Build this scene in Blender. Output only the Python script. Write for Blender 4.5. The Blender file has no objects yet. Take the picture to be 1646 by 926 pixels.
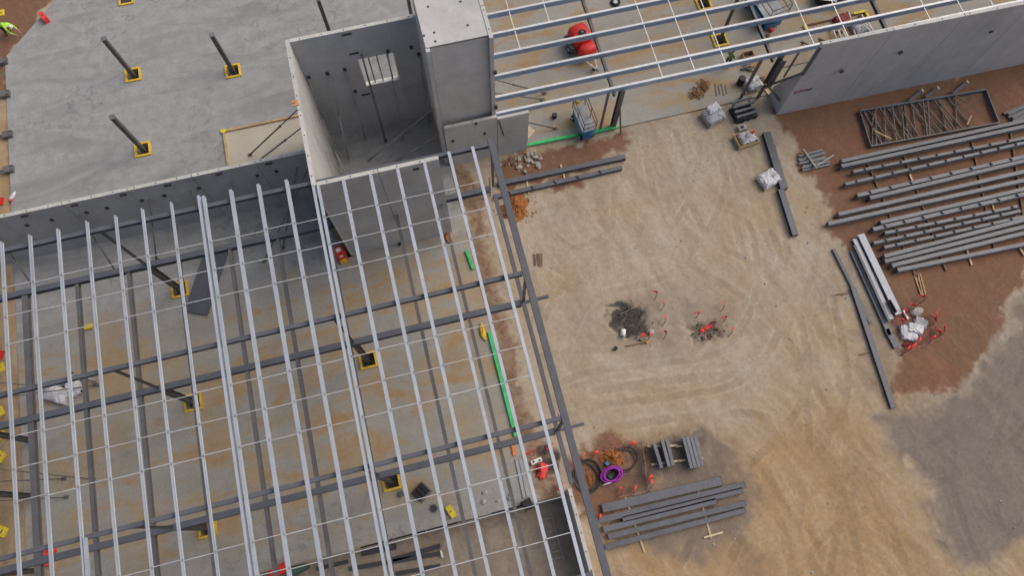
import bpy, math, random
import numpy as np
from mathutils import Vector, Matrix

# ------------------------------------------------------------------ camera, sky, sun, exposure
scene = bpy.context.scene
COL = scene.collection
camd = bpy.data.cameras.new('camera')
cam = bpy.data.objects.new('camera', camd)
COL.objects.link(cam)
scene.camera = cam
camd.sensor_fit = 'HORIZONTAL'
camd.sensor_width = 36.0
camd.lens = 25.9252
camd.clip_start = 0.5
camd.clip_end = 2000
cam.matrix_world = Matrix(((0.9702399, 0.2282930, -0.0807265, 0.0000000), (-0.2420697, 0.9227886, -0.2997722, 0.0000000), (0.0060576, 0.3103924, 0.9505892, 40.0000000), (0.0000000, 0.0000000, 0.0000000, 1.0000000)))
world = bpy.data.worlds.new('World')
scene.world = world
world.use_nodes = True
nt = world.node_tree
sky = nt.nodes.new('ShaderNodeTexSky')
sky.sky_type = 'NISHITA'
sky.sun_disc = False
SUN_EL, SUN_AZ = math.radians(50), math.radians(78)      # azimuth from +Y towards +X
sky.sun_elevation = SUN_EL
sky.sun_rotation = SUN_AZ
sky.air_density = 1.0
sky.dust_density = 6.0
sky.ozone_density = 0.6
bg = nt.nodes['Background']
bg.inputs['Strength'].default_value = 0.125
nt.links.new(sky.outputs[0], bg.inputs[0])
sund = bpy.data.lights.new('sun', 'SUN')
sund.energy = 0.95
sund.angle = math.radians(60)
sund.color = (1.0, 0.96, 0.9)
sun = bpy.data.objects.new('sun', sund)
COL.objects.link(sun)
sdir = Vector((math.sin(SUN_AZ) * math.cos(SUN_EL), math.cos(SUN_AZ) * math.cos(SUN_EL), math.sin(SUN_EL)))
sun.rotation_euler = sdir.to_track_quat('Z', 'Y').to_euler()
sun.location = (30, 20, 60)
vs = scene.view_settings
vs.view_transform = 'Standard'
vs.look = 'None'
vs.exposure = -0.08
vs.gamma = 1.0
vs.use_curve_mapping = False

rnd = random.Random(7)
rng = np.random.default_rng(5)

# ------------------------------------------------------------------ materials
MATS = {}

def mat(name, col, rough=0.7, metal=0.0, noise=((3.0, 0.12), (25.0, 0.10)), bump=0.0, bscale=30.0, spec=0.4, emit=0):
    m = bpy.data.materials.new(name)
    m.use_nodes = True
    t = m.node_tree
    b = t.nodes['Principled BSDF']
    b.inputs['Roughness'].default_value = rough
    b.inputs['Metallic'].default_value = metal
    b.inputs['Specular IOR Level'].default_value = spec
    tc = t.nodes.new('ShaderNodeTexCoord')
    oi = t.nodes.new('ShaderNodeObjectInfo')
    off = t.nodes.new('ShaderNodeVectorMath'); off.operation = 'ADD'
    sc = t.nodes.new('ShaderNodeVectorMath'); sc.operation = 'SCALE'
    sc.inputs[0].default_value = (31, 17, 11)
    t.links.new(oi.outputs['Random'], sc.inputs['Scale'])
    t.links.new(tc.outputs['Object'], off.inputs[0])
    t.links.new(sc.outputs[0], off.inputs[1])
    cur = None
    for s, a in noise:
        n = t.nodes.new('ShaderNodeTexNoise')
        n.inputs['Scale'].default_value = s
        n.inputs['Detail'].default_value = 5
        t.links.new(off.outputs[0], n.inputs['Vector'])
        mr = t.nodes.new('ShaderNodeMapRange')
        mr.inputs[1].default_value = 0.3; mr.inputs[2].default_value = 0.7
        mr.inputs[3].default_value = 1 - a; mr.inputs[4].default_value = 1 + a
        t.links.new(n.outputs[0], mr.inputs[0])
        if cur is None:
            cur = mr.outputs[0]
        else:
            mu = t.nodes.new('ShaderNodeMath'); mu.operation = 'MULTIPLY'
            t.links.new(cur, mu.inputs[0]); t.links.new(mr.outputs[0], mu.inputs[1])
            cur = mu.outputs[0]
    # small tone difference from one piece to the next
    mr = t.nodes.new('ShaderNodeMapRange')
    mr.inputs[3].default_value = 0.92; mr.inputs[4].default_value = 1.08
    t.links.new(oi.outputs['Random'], mr.inputs[0])
    mu = t.nodes.new('ShaderNodeMath'); mu.operation = 'MULTIPLY'
    t.links.new(cur, mu.inputs[0]); t.links.new(mr.outputs[0], mu.inputs[1])
    vm = t.nodes.new('ShaderNodeVectorMath'); vm.operation = 'SCALE'
    vm.inputs[0].default_value = col
    t.links.new(mu.outputs[0], vm.inputs['Scale'])
    t.links.new(vm.outputs[0], b.inputs['Base Color'])
    if bump:
        n = t.nodes.new('ShaderNodeTexNoise')
        n.inputs['Scale'].default_value = bscale
        n.inputs['Detail'].default_value = 6
        t.links.new(tc.outputs['Object'], n.inputs['Vector'])
        bp = t.nodes.new('ShaderNodeBump')
        bp.inputs['Strength'].default_value = bump
        bp.inputs['Distance'].default_value = 0.05
        t.links.new(n.outputs[0], bp.inputs['Height'])
        t.links.new(bp.outputs[0], b.inputs['Normal'])
    MATS[name] = m
    return m

mat('wall_edge', (0.56, 0.55, 0.52), 0.85, noise=((1.2, 0.10), (9.0, 0.10)))
mat('dark_insert', (0.05, 0.05, 0.055), 0.7)
mat('grey_steel', (0.108, 0.113, 0.132), 0.5, 0.0, noise=((1.5, 0.12), (14, 0.12)))
mat('low_steel', (0.13, 0.126, 0.13), 0.55, 0.0, noise=((1.2, 0.15), (12, 0.14)))
mat('column_steel', (0.10, 0.095, 0.092), 0.6, 0.0, noise=((2, 0.15), (12, 0.14)))
mat('yard_steel', (0.172, 0.178, 0.196), 0.5, 0.0, noise=((0.6, 0.14), (7, 0.14)))
mat('yard_steel_dark', (0.118, 0.123, 0.142), 0.5, 0.0, noise=((0.6, 0.14), (7, 0.14)))
mat('galvanised', (0.47, 0.515, 0.57), 0.45, 0.3, noise=((1.0, 0.08), (22, 0.10)))
mat('galvanised_sky_tint', (0.31, 0.40, 0.54), 0.45, 0.25, noise=((1.0, 0.10), (22, 0.10)))  # blue of the sky on the purlin webs is put into this colour
mat('galvanised_dull', (0.50, 0.52, 0.55), 0.5, 0.2, noise=((1.0, 0.08), (22, 0.10)))
mat('rod_metal', (0.64, 0.65, 0.66), 0.5, 0.2)
mat('prop_steel', (0.15, 0.14, 0.135), 0.6, 0.0)
mat('prop_pale', (0.30, 0.30, 0.29), 0.6, 0.1)
mat('yellow_paint', (0.72, 0.47, 0.035), 0.6, noise=((6, 0.2), (30, 0.2)))
mat('yellow_plastic', (0.70, 0.55, 0.04), 0.5)
mat('green_foam', (0.06, 0.56, 0.18), 0.75, noise=((1.5, 0.18), (9, 0.15), (30, 0.1)))
mat('red_paint', (0.62, 0.035, 0.025), 0.42, noise=((3, 0.12), (20, 0.1)))
mat('red_flag', (0.85, 0.07, 0.06), 0.6)
mat('flag_wire', (0.55, 0.25, 0.22), 0.6)
mat('white_plastic', (0.60, 0.60, 0.62), 0.5, noise=((2.5, 0.14), (14, 0.14)), bump=0.3, bscale=8)
mat('grey_plastic', (0.36, 0.37, 0.39), 0.5, noise=((2.5, 0.2), (14, 0.16)), bump=0.3, bscale=8)
mat('timber', (0.52, 0.36, 0.19), 0.8, noise=((3, 0.2), (25, 0.2)))
mat('timber_pale', (0.62, 0.50, 0.33), 0.8, noise=((3, 0.15), (25, 0.2)))
mat('timber_brown', (0.20, 0.12, 0.07), 0.8, noise=((3, 0.2), (25, 0.2)))
mat('black_rubber', (0.022, 0.022, 0.024), 0.7)
mat('purple_hose', (0.30, 0.03, 0.36), 0.45)
mat('blue_paint', (0.03, 0.17, 0.34), 0.45)
mat('light_blue_paint', (0.10, 0.36, 0.50), 0.45)
mat('silver_bundle', (0.30, 0.325, 0.37), 0.45, 0.2)
mat('dusty_pipe', (0.06, 0.056, 0.052), 0.75)
mat('dark_green', (0.05, 0.10, 0.075), 0.5)
mat('orange_plastic', (0.75, 0.22, 0.03), 0.5)
mat('maroon', (0.22, 0.03, 0.03), 0.6)
mat('alu', (0.55, 0.56, 0.57), 0.4, 0.5)
mat('rubble', (0.42, 0.40, 0.37), 0.9, noise=((4, 0.2), (20, 0.25)), bump=0.6, bscale=12)
mat('orange_soil', (0.33, 0.13, 0.04), 0.95, noise=((2, 0.25), (12, 0.25)), bump=0.8, bscale=9)
mat('brown_soil', (0.17, 0.10, 0.065), 0.95, noise=((2, 0.25), (12, 0.25)), bump=0.8, bscale=9)
mat('brown_spill', (0.30, 0.175, 0.085), 0.95, noise=((2, 0.25), (12, 0.25)), bump=0.8, bscale=9)
mat('wet_soil', (0.085, 0.072, 0.06), 0.9)
mat('sand_fill', (0.52, 0.47, 0.385), 0.95, noise=((0.8, 0.07), (14, 0.08)), bump=0.3, bscale=14)
mat('hi_vis', (0.42, 0.85, 0.07), 0.7, noise=((6, 0.1), (20, 0.1)))
mat('green_shirt', (0.22, 0.33, 0.10), 0.8)
mat('navy_cloth', (0.02, 0.025, 0.04), 0.85)
mat('skin', (0.48, 0.28, 0.20), 0.6)
mat('dark_hair', (0.03, 0.02, 0.015), 0.7)
mat('white_helmet', (0.78, 0.76, 0.70), 0.35)
mat('boot_leather', (0.12, 0.07, 0.035), 0.7)
mat('cardboard', (0.50, 0.30, 0.17), 0.85)
mat('red_marker', (0.33, 0.04, 0.06), 0.8)
mat('dark_marker', (0.06, 0.03, 0.04), 0.8)

# ------------------------------------------------------------------ object helpers
USED = {}

def tag(o, label=None, cat=None, group=None, kind=None):
    if label:
        if label in USED and not (group and USED[label] == group):
            print('DUPLICATE LABEL', label)
        USED[label] = group
        o['label'] = label
    if cat: o['category'] = cat
    if group: o['group'] = group
    if kind: o['kind'] = kind
    return o

def thing(name, label, cat, loc=(0, 0, 0), group=None, rz=0.0):
    o = bpy.data.objects.new(name, None)
    o.empty_display_size = 0.2
    COL.objects.link(o)
    o.location = (loc[0], loc[1], loc[2] if len(loc) > 2 else 0.0)
    o.rotation_euler = (0, 0, rz)
    return tag(o, label, cat, group)

class MB:
    """collects shapes, then links them as one mesh object"""
    def __init__(s):
        s.v = []; s.f = []; s.mi = []; s.smooth = []; s.cm = 0
    def add(s, vs_, fs, smooth=False):
        n = len(s.v)
        s.v += [tuple(p) for p in vs_]
        for q in fs:
            s.f.append(tuple(i + n for i in q)); s.mi.append(s.cm); s.smooth.append(smooth)
        return s
    def box(s, c, d, rz=0.0, M=None):
        x, y, z = d[0] / 2, d[1] / 2, d[2] / 2
        pts = [Vector((a * x, b * y, e * z)) for e in (-1, 1) for b in (-1, 1) for a in (-1, 1)]
        R = M if M is not None else Matrix.Rotation(rz, 3, 'Z')
        pts = [R @ p + Vector(c) for p in pts]
        return s.add(pts, [(0, 2, 3, 1), (4, 5, 7, 6), (0, 1, 5, 4), (2, 6, 7, 3), (0, 4, 6, 2), (1, 3, 7, 5)])
    def prof(s, p, q, poly, up=(0, 0, 1)):
        p = Vector(p); q = Vector(q); d = (q - p).normalized(); u = Vector(up)
        if abs(d.dot(u)) > 0.95: u = Vector((0, 1, 0)) if abs(d.y) < 0.9 else Vector((1, 0, 0))
        r = d.cross(u).normalized(); u = r.cross(d).normalized()
        n = len(poly)
        a = [p + r * x + u * y for x, y in poly]
        b = [q + r * x + u * y for x, y in poly]
        fs = [(i, (i + 1) % n, n + (i + 1) % n, n + i) for i in range(n)]
        fs += [tuple(range(n - 1, -1, -1)), tuple(range(n, 2 * n))]
        return s.add(a + b, fs)
    def bar(s, p, q, w, h, up=(0, 0, 1)):
        return s.prof(p, q, [(-w / 2, -h / 2), (w / 2, -h / 2), (w / 2, h / 2), (-w / 2, h / 2)], up)
    def ibeam(s, p, q, w, h, t=0.02, up=(0, 0, 1)):
        a, b, c = w / 2, h / 2, t / 2
        e = b - t
        return s.prof(p, q, [(-a, -b), (a, -b), (a, -e), (c, -e), (c, e), (a, e), (a, b), (-a, b), (-a, e), (-c, e), (-c, -e), (-a, -e)], up)
    def chan(s, p, q, w, h, t=0.012, flip=1, up=(0, 0, 1)):
        b = h / 2; a = w * flip
        lip = 0.02
        P = [(0, -b), (a, -b), (a, -b + lip), (a - t * flip, -b + lip), (a - t * flip, -b + t), (t * flip, -b + t), (t * flip, b - t), (a - t * flip, b - t), (a - t * flip, b - lip), (a, b - lip), (a, b), (0, b)]
        P = [(x - a / 2, y) for x, y in P]
        if flip < 0: P = P[::-1]
        return s.prof(p, q, P, up)
    def tube(s, pts, r, n=8, closed=False, radii=None):
        pts = [Vector(p) for p in pts]
        m = len(pts); rings = []
        for i, p in enumerate(pts):
            if closed: d = (pts[(i + 1) % m] - pts[i - 1])
            else: d = pts[min(i + 1, m - 1)] - pts[max(i - 1, 0)]
            d.normalize()
            u = Vector((0, 0, 1)) if abs(d.z) < 0.9 else Vector((1, 0, 0))
            a = d.cross(u).normalized(); b = a.cross(d).normalized()
            rr = radii[i] if radii else r
            rings.append([p + a * (rr * math.cos(k * 2 * math.pi / n)) + b * (rr * math.sin(k * 2 * math.pi / n)) for k in range(n)])
        vv = [p for R in rings for p in R]; fs = []
        for i in range(m if closed else m - 1):
            j = (i + 1) % m
            for k in range(n):
                l = (k + 1) % n
                fs.append((i * n + k, i * n + l, j * n + l, j * n + k))
        if not closed:
            fs.append(tuple(range(n - 1, -1, -1))); fs.append(tuple(range((m - 1) * n, m * n)))
        return s.add(vv, fs, n > 6)
    def cyl(s, c, r, h, n=16, r2=None):
        r2 = r if r2 is None else r2
        vv = [(c[0] + r * math.cos(2 * math.pi * k / n), c[1] + r * math.sin(2 * math.pi * k / n), c[2]) for k in range(n)]
        vv += [(c[0] + r2 * math.cos(2 * math.pi * k / n), c[1] + r2 * math.sin(2 * math.pi * k / n), c[2] + h) for k in range(n)]
        fs = [(k, (k + 1) % n, n + (k + 1) % n, n + k) for k in range(n)] + [tuple(range(n - 1, -1, -1)), tuple(range(n, 2 * n))]
        return s.add(vv, fs)
    def prism(s, poly, z0, z1):
        n = len(poly)
        vv = [(x, y, z0) for x, y in poly] + [(x, y, z1) for x, y in poly]
        return s.add(vv, [(k, (k + 1) % n, n + (k + 1) % n, n + k) for k in range(n)] + [tuple(range(n - 1, -1, -1)), tuple(range(n, 2 * n))])
    def blob(s, c, rad, seed=0, rough=0.2, nu=14, nv=9, flat=None, rz=0.0):
        r = np.random.default_rng(seed)
        ph = r.uniform(0, 6.28, (6, 3)); fr = r.integers(1, 5, (6, 2))
        vv = []; fs = []
        for j in range(nv + 1):
            th = math.pi * j / nv
            for i in range(nu):
                a = 2 * math.pi * i / nu
                k = 1 + rough * sum(math.sin(fr[q, 0] * a + ph[q, 0]) * math.cos(fr[q, 1] * th + ph[q, 1]) for q in range(6)) / 3
                x, y, z = rad[0] * k * math.sin(th) * math.cos(a), rad[1] * k * math.sin(th) * math.sin(a), rad[2] * k * math.cos(th)
                if flat is not None: z = max(z, flat)
                x, y = x * math.cos(rz) - y * math.sin(rz), x * math.sin(rz) + y * math.cos(rz)
                vv.append((c[0] + x, c[1] + y, c[2] + z))
        for j in range(nv):
            for i in range(nu):
                fs.append((j * nu + i, (j + 1) * nu + i, (j + 1) * nu + (i + 1) % nu, j * nu + (i + 1) % nu))
        return s.add(vv, fs, True)
    def sheet(s, quad, n=10, amp=0.12, seed=0, thick=0.03, base=0.02):
        """crumpled sheet over a quad, with thickness"""
        r = np.random.default_rng(seed)
        a, b, c, d = [Vector(p) for p in quad]
        H = r.uniform(0, 1, (n + 1, n + 1)); H = (H + np.roll(H, 1, 0) + np.roll(H, 1, 1) + np.roll(H, -1, 0)) / 4
        vv = []; fs = []
        for lay in (0, 1):
            for j in range(n + 1):
                for i in range(n + 1):
                    u, v = i / n, j / n
                    p = (a * (1 - u) + b * u) * (1 - v) + (d * (1 - u) + c * u) * v
                    e = min(u, 1 - u, v, 1 - v)
                    hh = base + amp * H[j, i] * min(1, e * 5) * 2
                    jx, jy = (r.uniform(-.03, .03), r.uniform(-.03, .03)) if lay else (0, 0)
                    vv.append((p.x + jx, p.y + jy, p.z + (hh + thick if lay else 0)))
        N = (n + 1) ** 2
        for j in range(n):
            for i in range(n):
                k = j * (n + 1) + i
                fs.append((k, k + n + 1, k + n + 2, k + 1))
                fs.append((N + k, N + k + 1, N + k + n + 2, N + k + n + 1))
        rim = [i for i in range(n + 1)] + [j * (n + 1) + n for j in range(1, n + 1)] + [n * (n + 1) + i for i in range(n - 1, -1, -1)] + [j * (n + 1) for j in range(n - 1, 0, -1)]
        for q in range(len(rim)):
            k, l = rim[q], rim[(q + 1) % len(rim)]
            fs.append((k, l, N + l, N + k))
        return s.add(vv, fs, False)
    def mesh(s, name, mats, origin=(0, 0, 0)):
        m = bpy.data.meshes.new(name)
        o = Vector(origin)
        m.from_pydata([tuple(Vector(p) - o) for p in s.v], [], s.f)
        if isinstance(mats, str): mats = [mats]
        for k in mats: m.materials.append(MATS[k])
        m.polygons.foreach_set('material_index', s.mi)
        m.polygons.foreach_set('use_smooth', s.smooth)
        m.update()
        return m
    def build(s, name, mats, parent=None, origin=None, label=None, cat=None, group=None, kind=None):
        """world coordinates in; a child is stored relative to its parent (parents built this way are not rotated)"""
        base = Vector((0, 0, 0)); par = parent
        while par is not None:
            base = base + Vector(par.location); par = par.parent
        if origin is None:
            a = np.array(s.v); mid = (a.min(0) + a.max(0)) / 2
            origin = (mid[0], mid[1], a[:, 2].min())
        o = bpy.data.objects.new(name, s.mesh(name, mats, origin))
        COL.objects.link(o)
        o.parent = parent
        o.location = Vector(origin) - base
        return tag(o, label, cat, group, kind)

def inst(name, mesh, loc, parent=None, rz=0.0):
    o = bpy.data.objects.new(name, mesh)
    COL.objects.link(o)
    o.location = loc; o.rotation_euler = (0, 0, rz); o.parent = parent
    return o

ORD = ['first', 'second', 'third', 'fourth', 'fifth', 'sixth', 'seventh', 'eighth', 'ninth', 'tenth', 'eleventh', 'twelfth', 'thirteenth', 'fourteenth', 'fifteenth', 'sixteenth', 'seventeenth', 'eighteenth']

# ------------------------------------------------------------------ ground
def inside(poly, X, Y):
    """signed distance (negative inside) to a polygon, vectorised"""
    d = np.full(X.shape, 1e9); ins = np.zeros(X.shape, bool)
    n = len(poly)
    for i in range(n):
        x1, y1 = poly[i]; x2, y2 = poly[(i + 1) % n]
        ex, ey = x2 - x1, y2 - y1
        t = np.clip(((X - x1) * ex + (Y - y1) * ey) / (ex * ex + ey * ey + 1e-9), 0, 1)
        d = np.minimum(d, np.hypot(X - x1 - t * ex, Y - y1 - t * ey))
        c = ((y1 > Y) != (y2 > Y)) & (X < (x2 - x1) * (Y - y1) / (y2 - y1 + 1e-12) + x1)
        ins ^= c
    return np.where(ins, -d, d)

def vnoise(X, Y, s, seed):
    r = np.random.default_rng(seed)
    T = r.uniform(-1, 1, (64, 64))
    x = X / s; y = Y / s
    i = np.floor(x).astype(int); j = np.floor(y).astype(int)
    fx = x - i; fy = y - j
    fx = fx * fx * (3 - 2 * fx); fy = fy * fy * (3 - 2 * fy)
    g = lambda a, b: T[a % 64, b % 64]
    return (g(i, j) * (1 - fx) + g(i + 1, j) * fx) * (1 - fy) + (g(i, j + 1) * (1 - fx) + g(i + 1, j + 1) * fx) * fy

def sm(d, w):            # 1 inside, 0 outside, soft over w
    t = np.clip(0.5 - d / (2 * w), 0, 1)
    return t * t * (3 - 2 * t)

def axis(lo, hi, step, far):
    c = list(np.round(np.arange(lo, hi + 1e-6, step), 3))
    out = []; s = step; x = hi
    while x < far:
        s *= 1.5; x += s; out.append(x)
    inn = []; s = step; x = lo
    while x > -far:
        s *= 1.5; x -= s; inn.append(x)
    return np.array(inn[::-1] + c + out)

GX = axis(-27.0, 43.0, 0.1, 160)
GY = axis(-12.0, 41.0, 0.1, 160)
XX, YY = np.meshgrid(GX, GY)
Xn = XX + 0.55 * vnoise(XX, YY, 1.6, 1) + 0.3 * vnoise(XX, YY, 0.6, 2) + 0.2 * vnoise(XX, YY, 0.23, 5)
Yn = YY + 0.55 * vnoise(XX, YY, 1.6, 3) + 0.3 * vnoise(XX, YY, 0.6, 4) + 0.2 * vnoise(XX, YY, 0.23, 6)

def region(poly, soft):
    return sm(inside(poly, Xn, Yn), soft)

def spot(c, r, soft):
    return sm(np.hypot((Xn - c[0]) / r[0], (Yn - c[1]) / r[1]) * min(r) - min(r), soft)

brown = region([(22.18, 19.50),(22.65, 17.29),(22.56, 15.57),(22.60, 13.24),(22.80, 11.46),(23.68, 9.12),(23.55, 6.24),(23.37, 4.05),(22.13, 1.48),(24.42, 1.34),(27.02, 1.33),(29.84, 3.93),(32.53, 6.73),(36.73, 6.09),(44.16, 20.15),(22.46, 20.25)], 0.75)
brown = np.maximum(brown, 0.62 * region([(1.5, 0.5), (2.9, 0.5), (3.0, 8), (2.9, 21), (1.5, 21)], 0.6))
brown = np.maximum(brown, 0.95 * region([(4.48, 20.84),(12.59, 20.96),(12.77, 19.85),(11.53, 19.15),(7.93, 18.88),(6.37, 18.83),(4.12, 19.05)], 0.6))
brown = np.maximum(brown, 0.8 * spot((8.22, 18.21), (0.9, 0.7), 0.4))
brown = np.maximum(brown, 0.85 * region([(3.54, 2.68),(5.40, 3.16),(8.12, 2.38),(7.73, -0.01),(5.47, -0.73),(3.54, -0.41)], 0.5))
brown = np.maximum(brown, 0.95 * region([(-60, 60), (-60, 33), (-24.4, 33), (-24.1, 35.5), (-18, 43), (-14, 60)], 0.5))
ochre = 0.95 * region([(6.39, 5.39),(10.72, 3.34),(13.75, 1.83),(17.54, 3.33),(20.93, 1.78),(21.19, -1.04),(21.83, -2.86),(21.65, -6.03),(22.34, -7.90),(25.74, -7.05),(34.34, -7.93),(28.90, -17.40),(1.21, -10.45)], 2.6)
ochre = np.maximum(ochre, 0.8 * spot((22.74, 2.57), (1.3, 2.0), 1.0))
ochre = np.maximum(ochre, 0.5 * region([(2.77, 6.29),(14.11, 4.90),(14.09, 2.78),(2.59, 4.27)], 1.0))
ochre = np.maximum(ochre, 0.45 * spot((19.65, 4.97), (3.2, 3.4), 1.6))
ochre = np.maximum(ochre, 0.40 * np.clip(vnoise(XX, YY, 3.1, 21) + .5 * vnoise(XX, YY, 1.2, 31), 0, 1))
ochre = np.maximum(ochre, 0.85 * region([(-60, 34), (-60, -20), (-24.0, -20), (-24.0, 34)], 0.4))
ochre *= 1 - 0.65 * region([(0.99, 2.00),(2.90, 2.84),(3.42, 6.13),(13.65, 3.59),(14.12, 1.40),(9.83, 2.81),(5.18, 3.62)], 1.2)
grey = region([(21.04, 0.99),(24.22, 0.89),(26.94, 1.00),(30.02, 3.51),(31.85, 5.34),(37.76, 5.04),(33.23, -9.85),(25.77, -6.99),(23.97, -7.39),(22.47, -7.63),(21.78, -6.12),(21.82, -3.52),(21.74, -2.25),(21.11, -0.88)], 0.8)
grey = np.maximum(grey, 0.85 * region([(8.06, 2.74),(11.08, 2.32),(12.87, 0.86),(13.03, -0.67),(12.49, -3.11),(9.49, -3.46),(7.05, -2.70),(4.73, -2.12),(6.21, 0.05),(7.57, 0.03)], 0.9))
grey = np.maximum(grey, 0.42 * spot((11.36, 8.70), (4.4, 2.1), 1.4))
grey = np.maximum(grey, 0.45 * region([(23.04, 4.13),(23.15, 2.65),(21.99, 1.17),(21.14, 3.15),(21.77, 7.45),(22.22, 10.47)], 0.5))
grey = np.maximum(grey, 0.34 * np.clip(vnoise(XX, YY, 2.3, 22) + .5 * vnoise(XX, YY, .9, 32) - 0.1, 0, 1))
PITA = [(8.46, 10.28),(9.02, 10.68),(9.96, 10.60),(10.06, 10.19),(10.41, 9.65),(10.29, 8.78),(10.29, 8.33),(9.62, 8.27),(9.10, 7.99),(8.31, 8.52),(8.31, 9.27),(8.19, 9.60),(8.91, 9.80)]
PITB = [(12.60, 7.75),(13.10, 7.93),(13.90, 8.11),(14.03, 7.62),(14.14, 7.08),(13.37, 6.97),(12.60, 7.09)]
dark = np.maximum(0.85 * region(PITA, 0.28), 0.62 * region(PITB, 0.3))
dark = np.maximum(dark, 0.6 * region([(6.94, 2.51),(7.95, 2.39),(7.68, 0.17),(6.25, 0.20)], 0.6))
dark = np.maximum(dark, 0.65 * spot((2.45, 2.69), (0.6, 0.9), 0.35))
dark = np.maximum(dark, 0.45 * spot((9.24, 1.50), (1.7, 1.1), 0.6))
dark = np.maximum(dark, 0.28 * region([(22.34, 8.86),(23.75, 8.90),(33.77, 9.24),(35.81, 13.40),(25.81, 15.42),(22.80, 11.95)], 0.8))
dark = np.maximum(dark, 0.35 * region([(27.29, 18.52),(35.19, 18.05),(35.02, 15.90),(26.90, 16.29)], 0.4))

# scrape marks: arcs round the two pits, long strokes elsewhere
C0 = (11.99, 8.92)
rr_ = np.hypot(XX - C0[0], YY - C0[1]); th_ = np.arctan2(YY - C0[1], XX - C0[0] + 1e-6)
wx = .5 * vnoise(XX, YY, 2.2, 41); wy = .5 * vnoise(XX, YY, 2.2, 42)
def strokes(al, ac):
    return .5 * vnoise(ac, al, 1, 51) + .3 * vnoise(ac * 2.1, al * 1.7, 1, 52) + .3 * vnoise(ac * 4.3, al * 2.6, 1, 53)
rr_ = np.hypot((XX - C0[0]) * .72, (YY - C0[1]) * 1.25 - .12 * (XX - C0[0]))
pol = strokes(th_ * 3.2, (rr_ + wx) / .42)
dx_, dy_ = math.sin(-0.32), math.cos(-0.32)
lin = strokes((XX * dx_ + YY * dy_ + wy) / 2.2, (XX * dy_ - YY * dx_ + wx) / .42)
wp = np.clip((8.5 - rr_) / 5, 0, 1) * np.clip((rr_ - 1.6) / 1.5, 0, 1) * np.clip(.45 - np.sin(th_ + .5) * .75, 0, 1)
streak = pol * wp + lin * (1 - wp)
# wheel tracks
track = np.zeros_like(XX)
def spline(pts, n=14):
    P_ = [np.array(p) for p in pts]; P_ = [2 * P_[0] - P_[1]] + P_ + [2 * P_[-1] - P_[-2]]
    out = []
    for i in range(1, len(P_) - 2):
        for k in range(n):
            t = k / n; a, b, c, d = P_[i - 1:i + 3]
            out.append(.5 * (2 * b + (c - a) * t + (2 * a - 5 * b + 4 * c - d) * t * t + (3 * b - a - 3 * c + d) * t ** 3))
    out.append(P_[-2]); return np.array(out)
def lay_track(pts, gauge, wid, amt):
    c = spline(pts); d = np.gradient(c, axis=0); d /= np.linalg.norm(d, axis=1)[:, None] + 1e-9; nn = np.stack([-d[:, 1], d[:, 0]], 1)
    for s in (-1, 1):
        q = c + nn * (s * gauge / 2)
        for a, b in zip(q[:-1], q[1:]):
            i0, i1 = np.searchsorted(GX, (min(a[0], b[0]) - .7, max(a[0], b[0]) + .7)); j0, j1 = np.searchsorted(GY, (min(a[1], b[1]) - .7, max(a[1], b[1]) + .7))
            if i1 <= i0 or j1 <= j0: continue
            X, Y = XX[j0:j1, i0:i1], YY[j0:j1, i0:i1]; e = b - a
            t = np.clip(((X - a[0]) * e[0] + (Y - a[1]) * e[1]) / (e @ e + 1e-9), 0, 1)
            D = np.hypot(X - a[0] - t * e[0], Y - a[1] - t * e[1])
            v = np.where(D < wid / 2, 1.0, np.where(D < wid / 2 + .13, -.7, 0)) * amt
            T = track[j0:j1, i0:i1]; track[j0:j1, i0:i1] = np.where(np.abs(v) > np.abs(T), v, T)
for pts, gw, wid, amt in (
    ([(2.92, 5.56), (6.53, 5.89), (10.67, 5.39), (14.29, 5.39), (17.19, 7.82), (18.68, 11.34), (19.18, 17.05)], 1.9, .4, .9),
    ([(3.77, 7.46), (6.87, 7.05), (11.44, 5.56), (16.18, 6.57), (19.68, 9.91), (21.45, 13.52)], 1.9, .4, .6),
    ([(14.69, 20.36), (14.08, 16.60), (14.45, 12.39), (16.62, 9.88), (18.56, 5.98), (17.87, 0.47), (14.28, -6.04)], 2.0, .42, .8),
    ([(17.76, 18.71), (15.69, 14.94), (12.10, 12.18), (7.48, 11.75), (4.47, 8.74)], 1.8, .36, .6),
    ([(8.75, -4.66), (11.70, -1.96), (16.00, 0.25), (18.87, 3.00), (20.04, 7.88)], 2.1, .45, .9),
    ([(17.97, -6.96), (18.34, -3.62), (17.62, -0.15), (15.31, 3.18), (11.01, 4.25), (6.20, 4.74)], 2.1, .45, .8),
    ([(12.44, -5.58), (15.27, -3.49), (19.14, -2.52), (25.09, -2.01), (29.09, -0.25)], 2.0, .4, .7),
    ([(27.30, -3.90), (24.44, -1.85), (23.31, 0.49), (27.44, 3.04), (28.85, 6.08)], 1.9, .4, .7),
    ([(23.91, -7.52), (24.53, -3.21), (27.87, 0.77), (30.80, 3.69)], 1.9, .4, .6),
    ([(11.72, 17.18), (10.44, 14.18), (7.54, 13.30), (5.99, 14.48)], 1.7, .32, .5),
    ([(18.73, 18.04), (18.06, 10.70), (19.13, 3.65), (20.03, -2.09), (20.43, -7.58)], 2.0, .42, .7)):
    lay_track(pts, gw, wid, amt)
track *= np.clip(.55 + .9 * vnoise(XX, YY, 1.4, 61) + .4 * vnoise(XX, YY, .35, 62), 0, 1)
track *= 1 - .75 * np.clip(brown, 0, 1)
under = (XX > -24.0) & (XX < 1.5) & (YY > 1.0) | (YY > 21.3) & (XX > 1.0)
under &= (YY - 35.2) < 1.125 * (XX + 24.03)
dock = (YY < 0.9) & (XX < 3.5)
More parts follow.
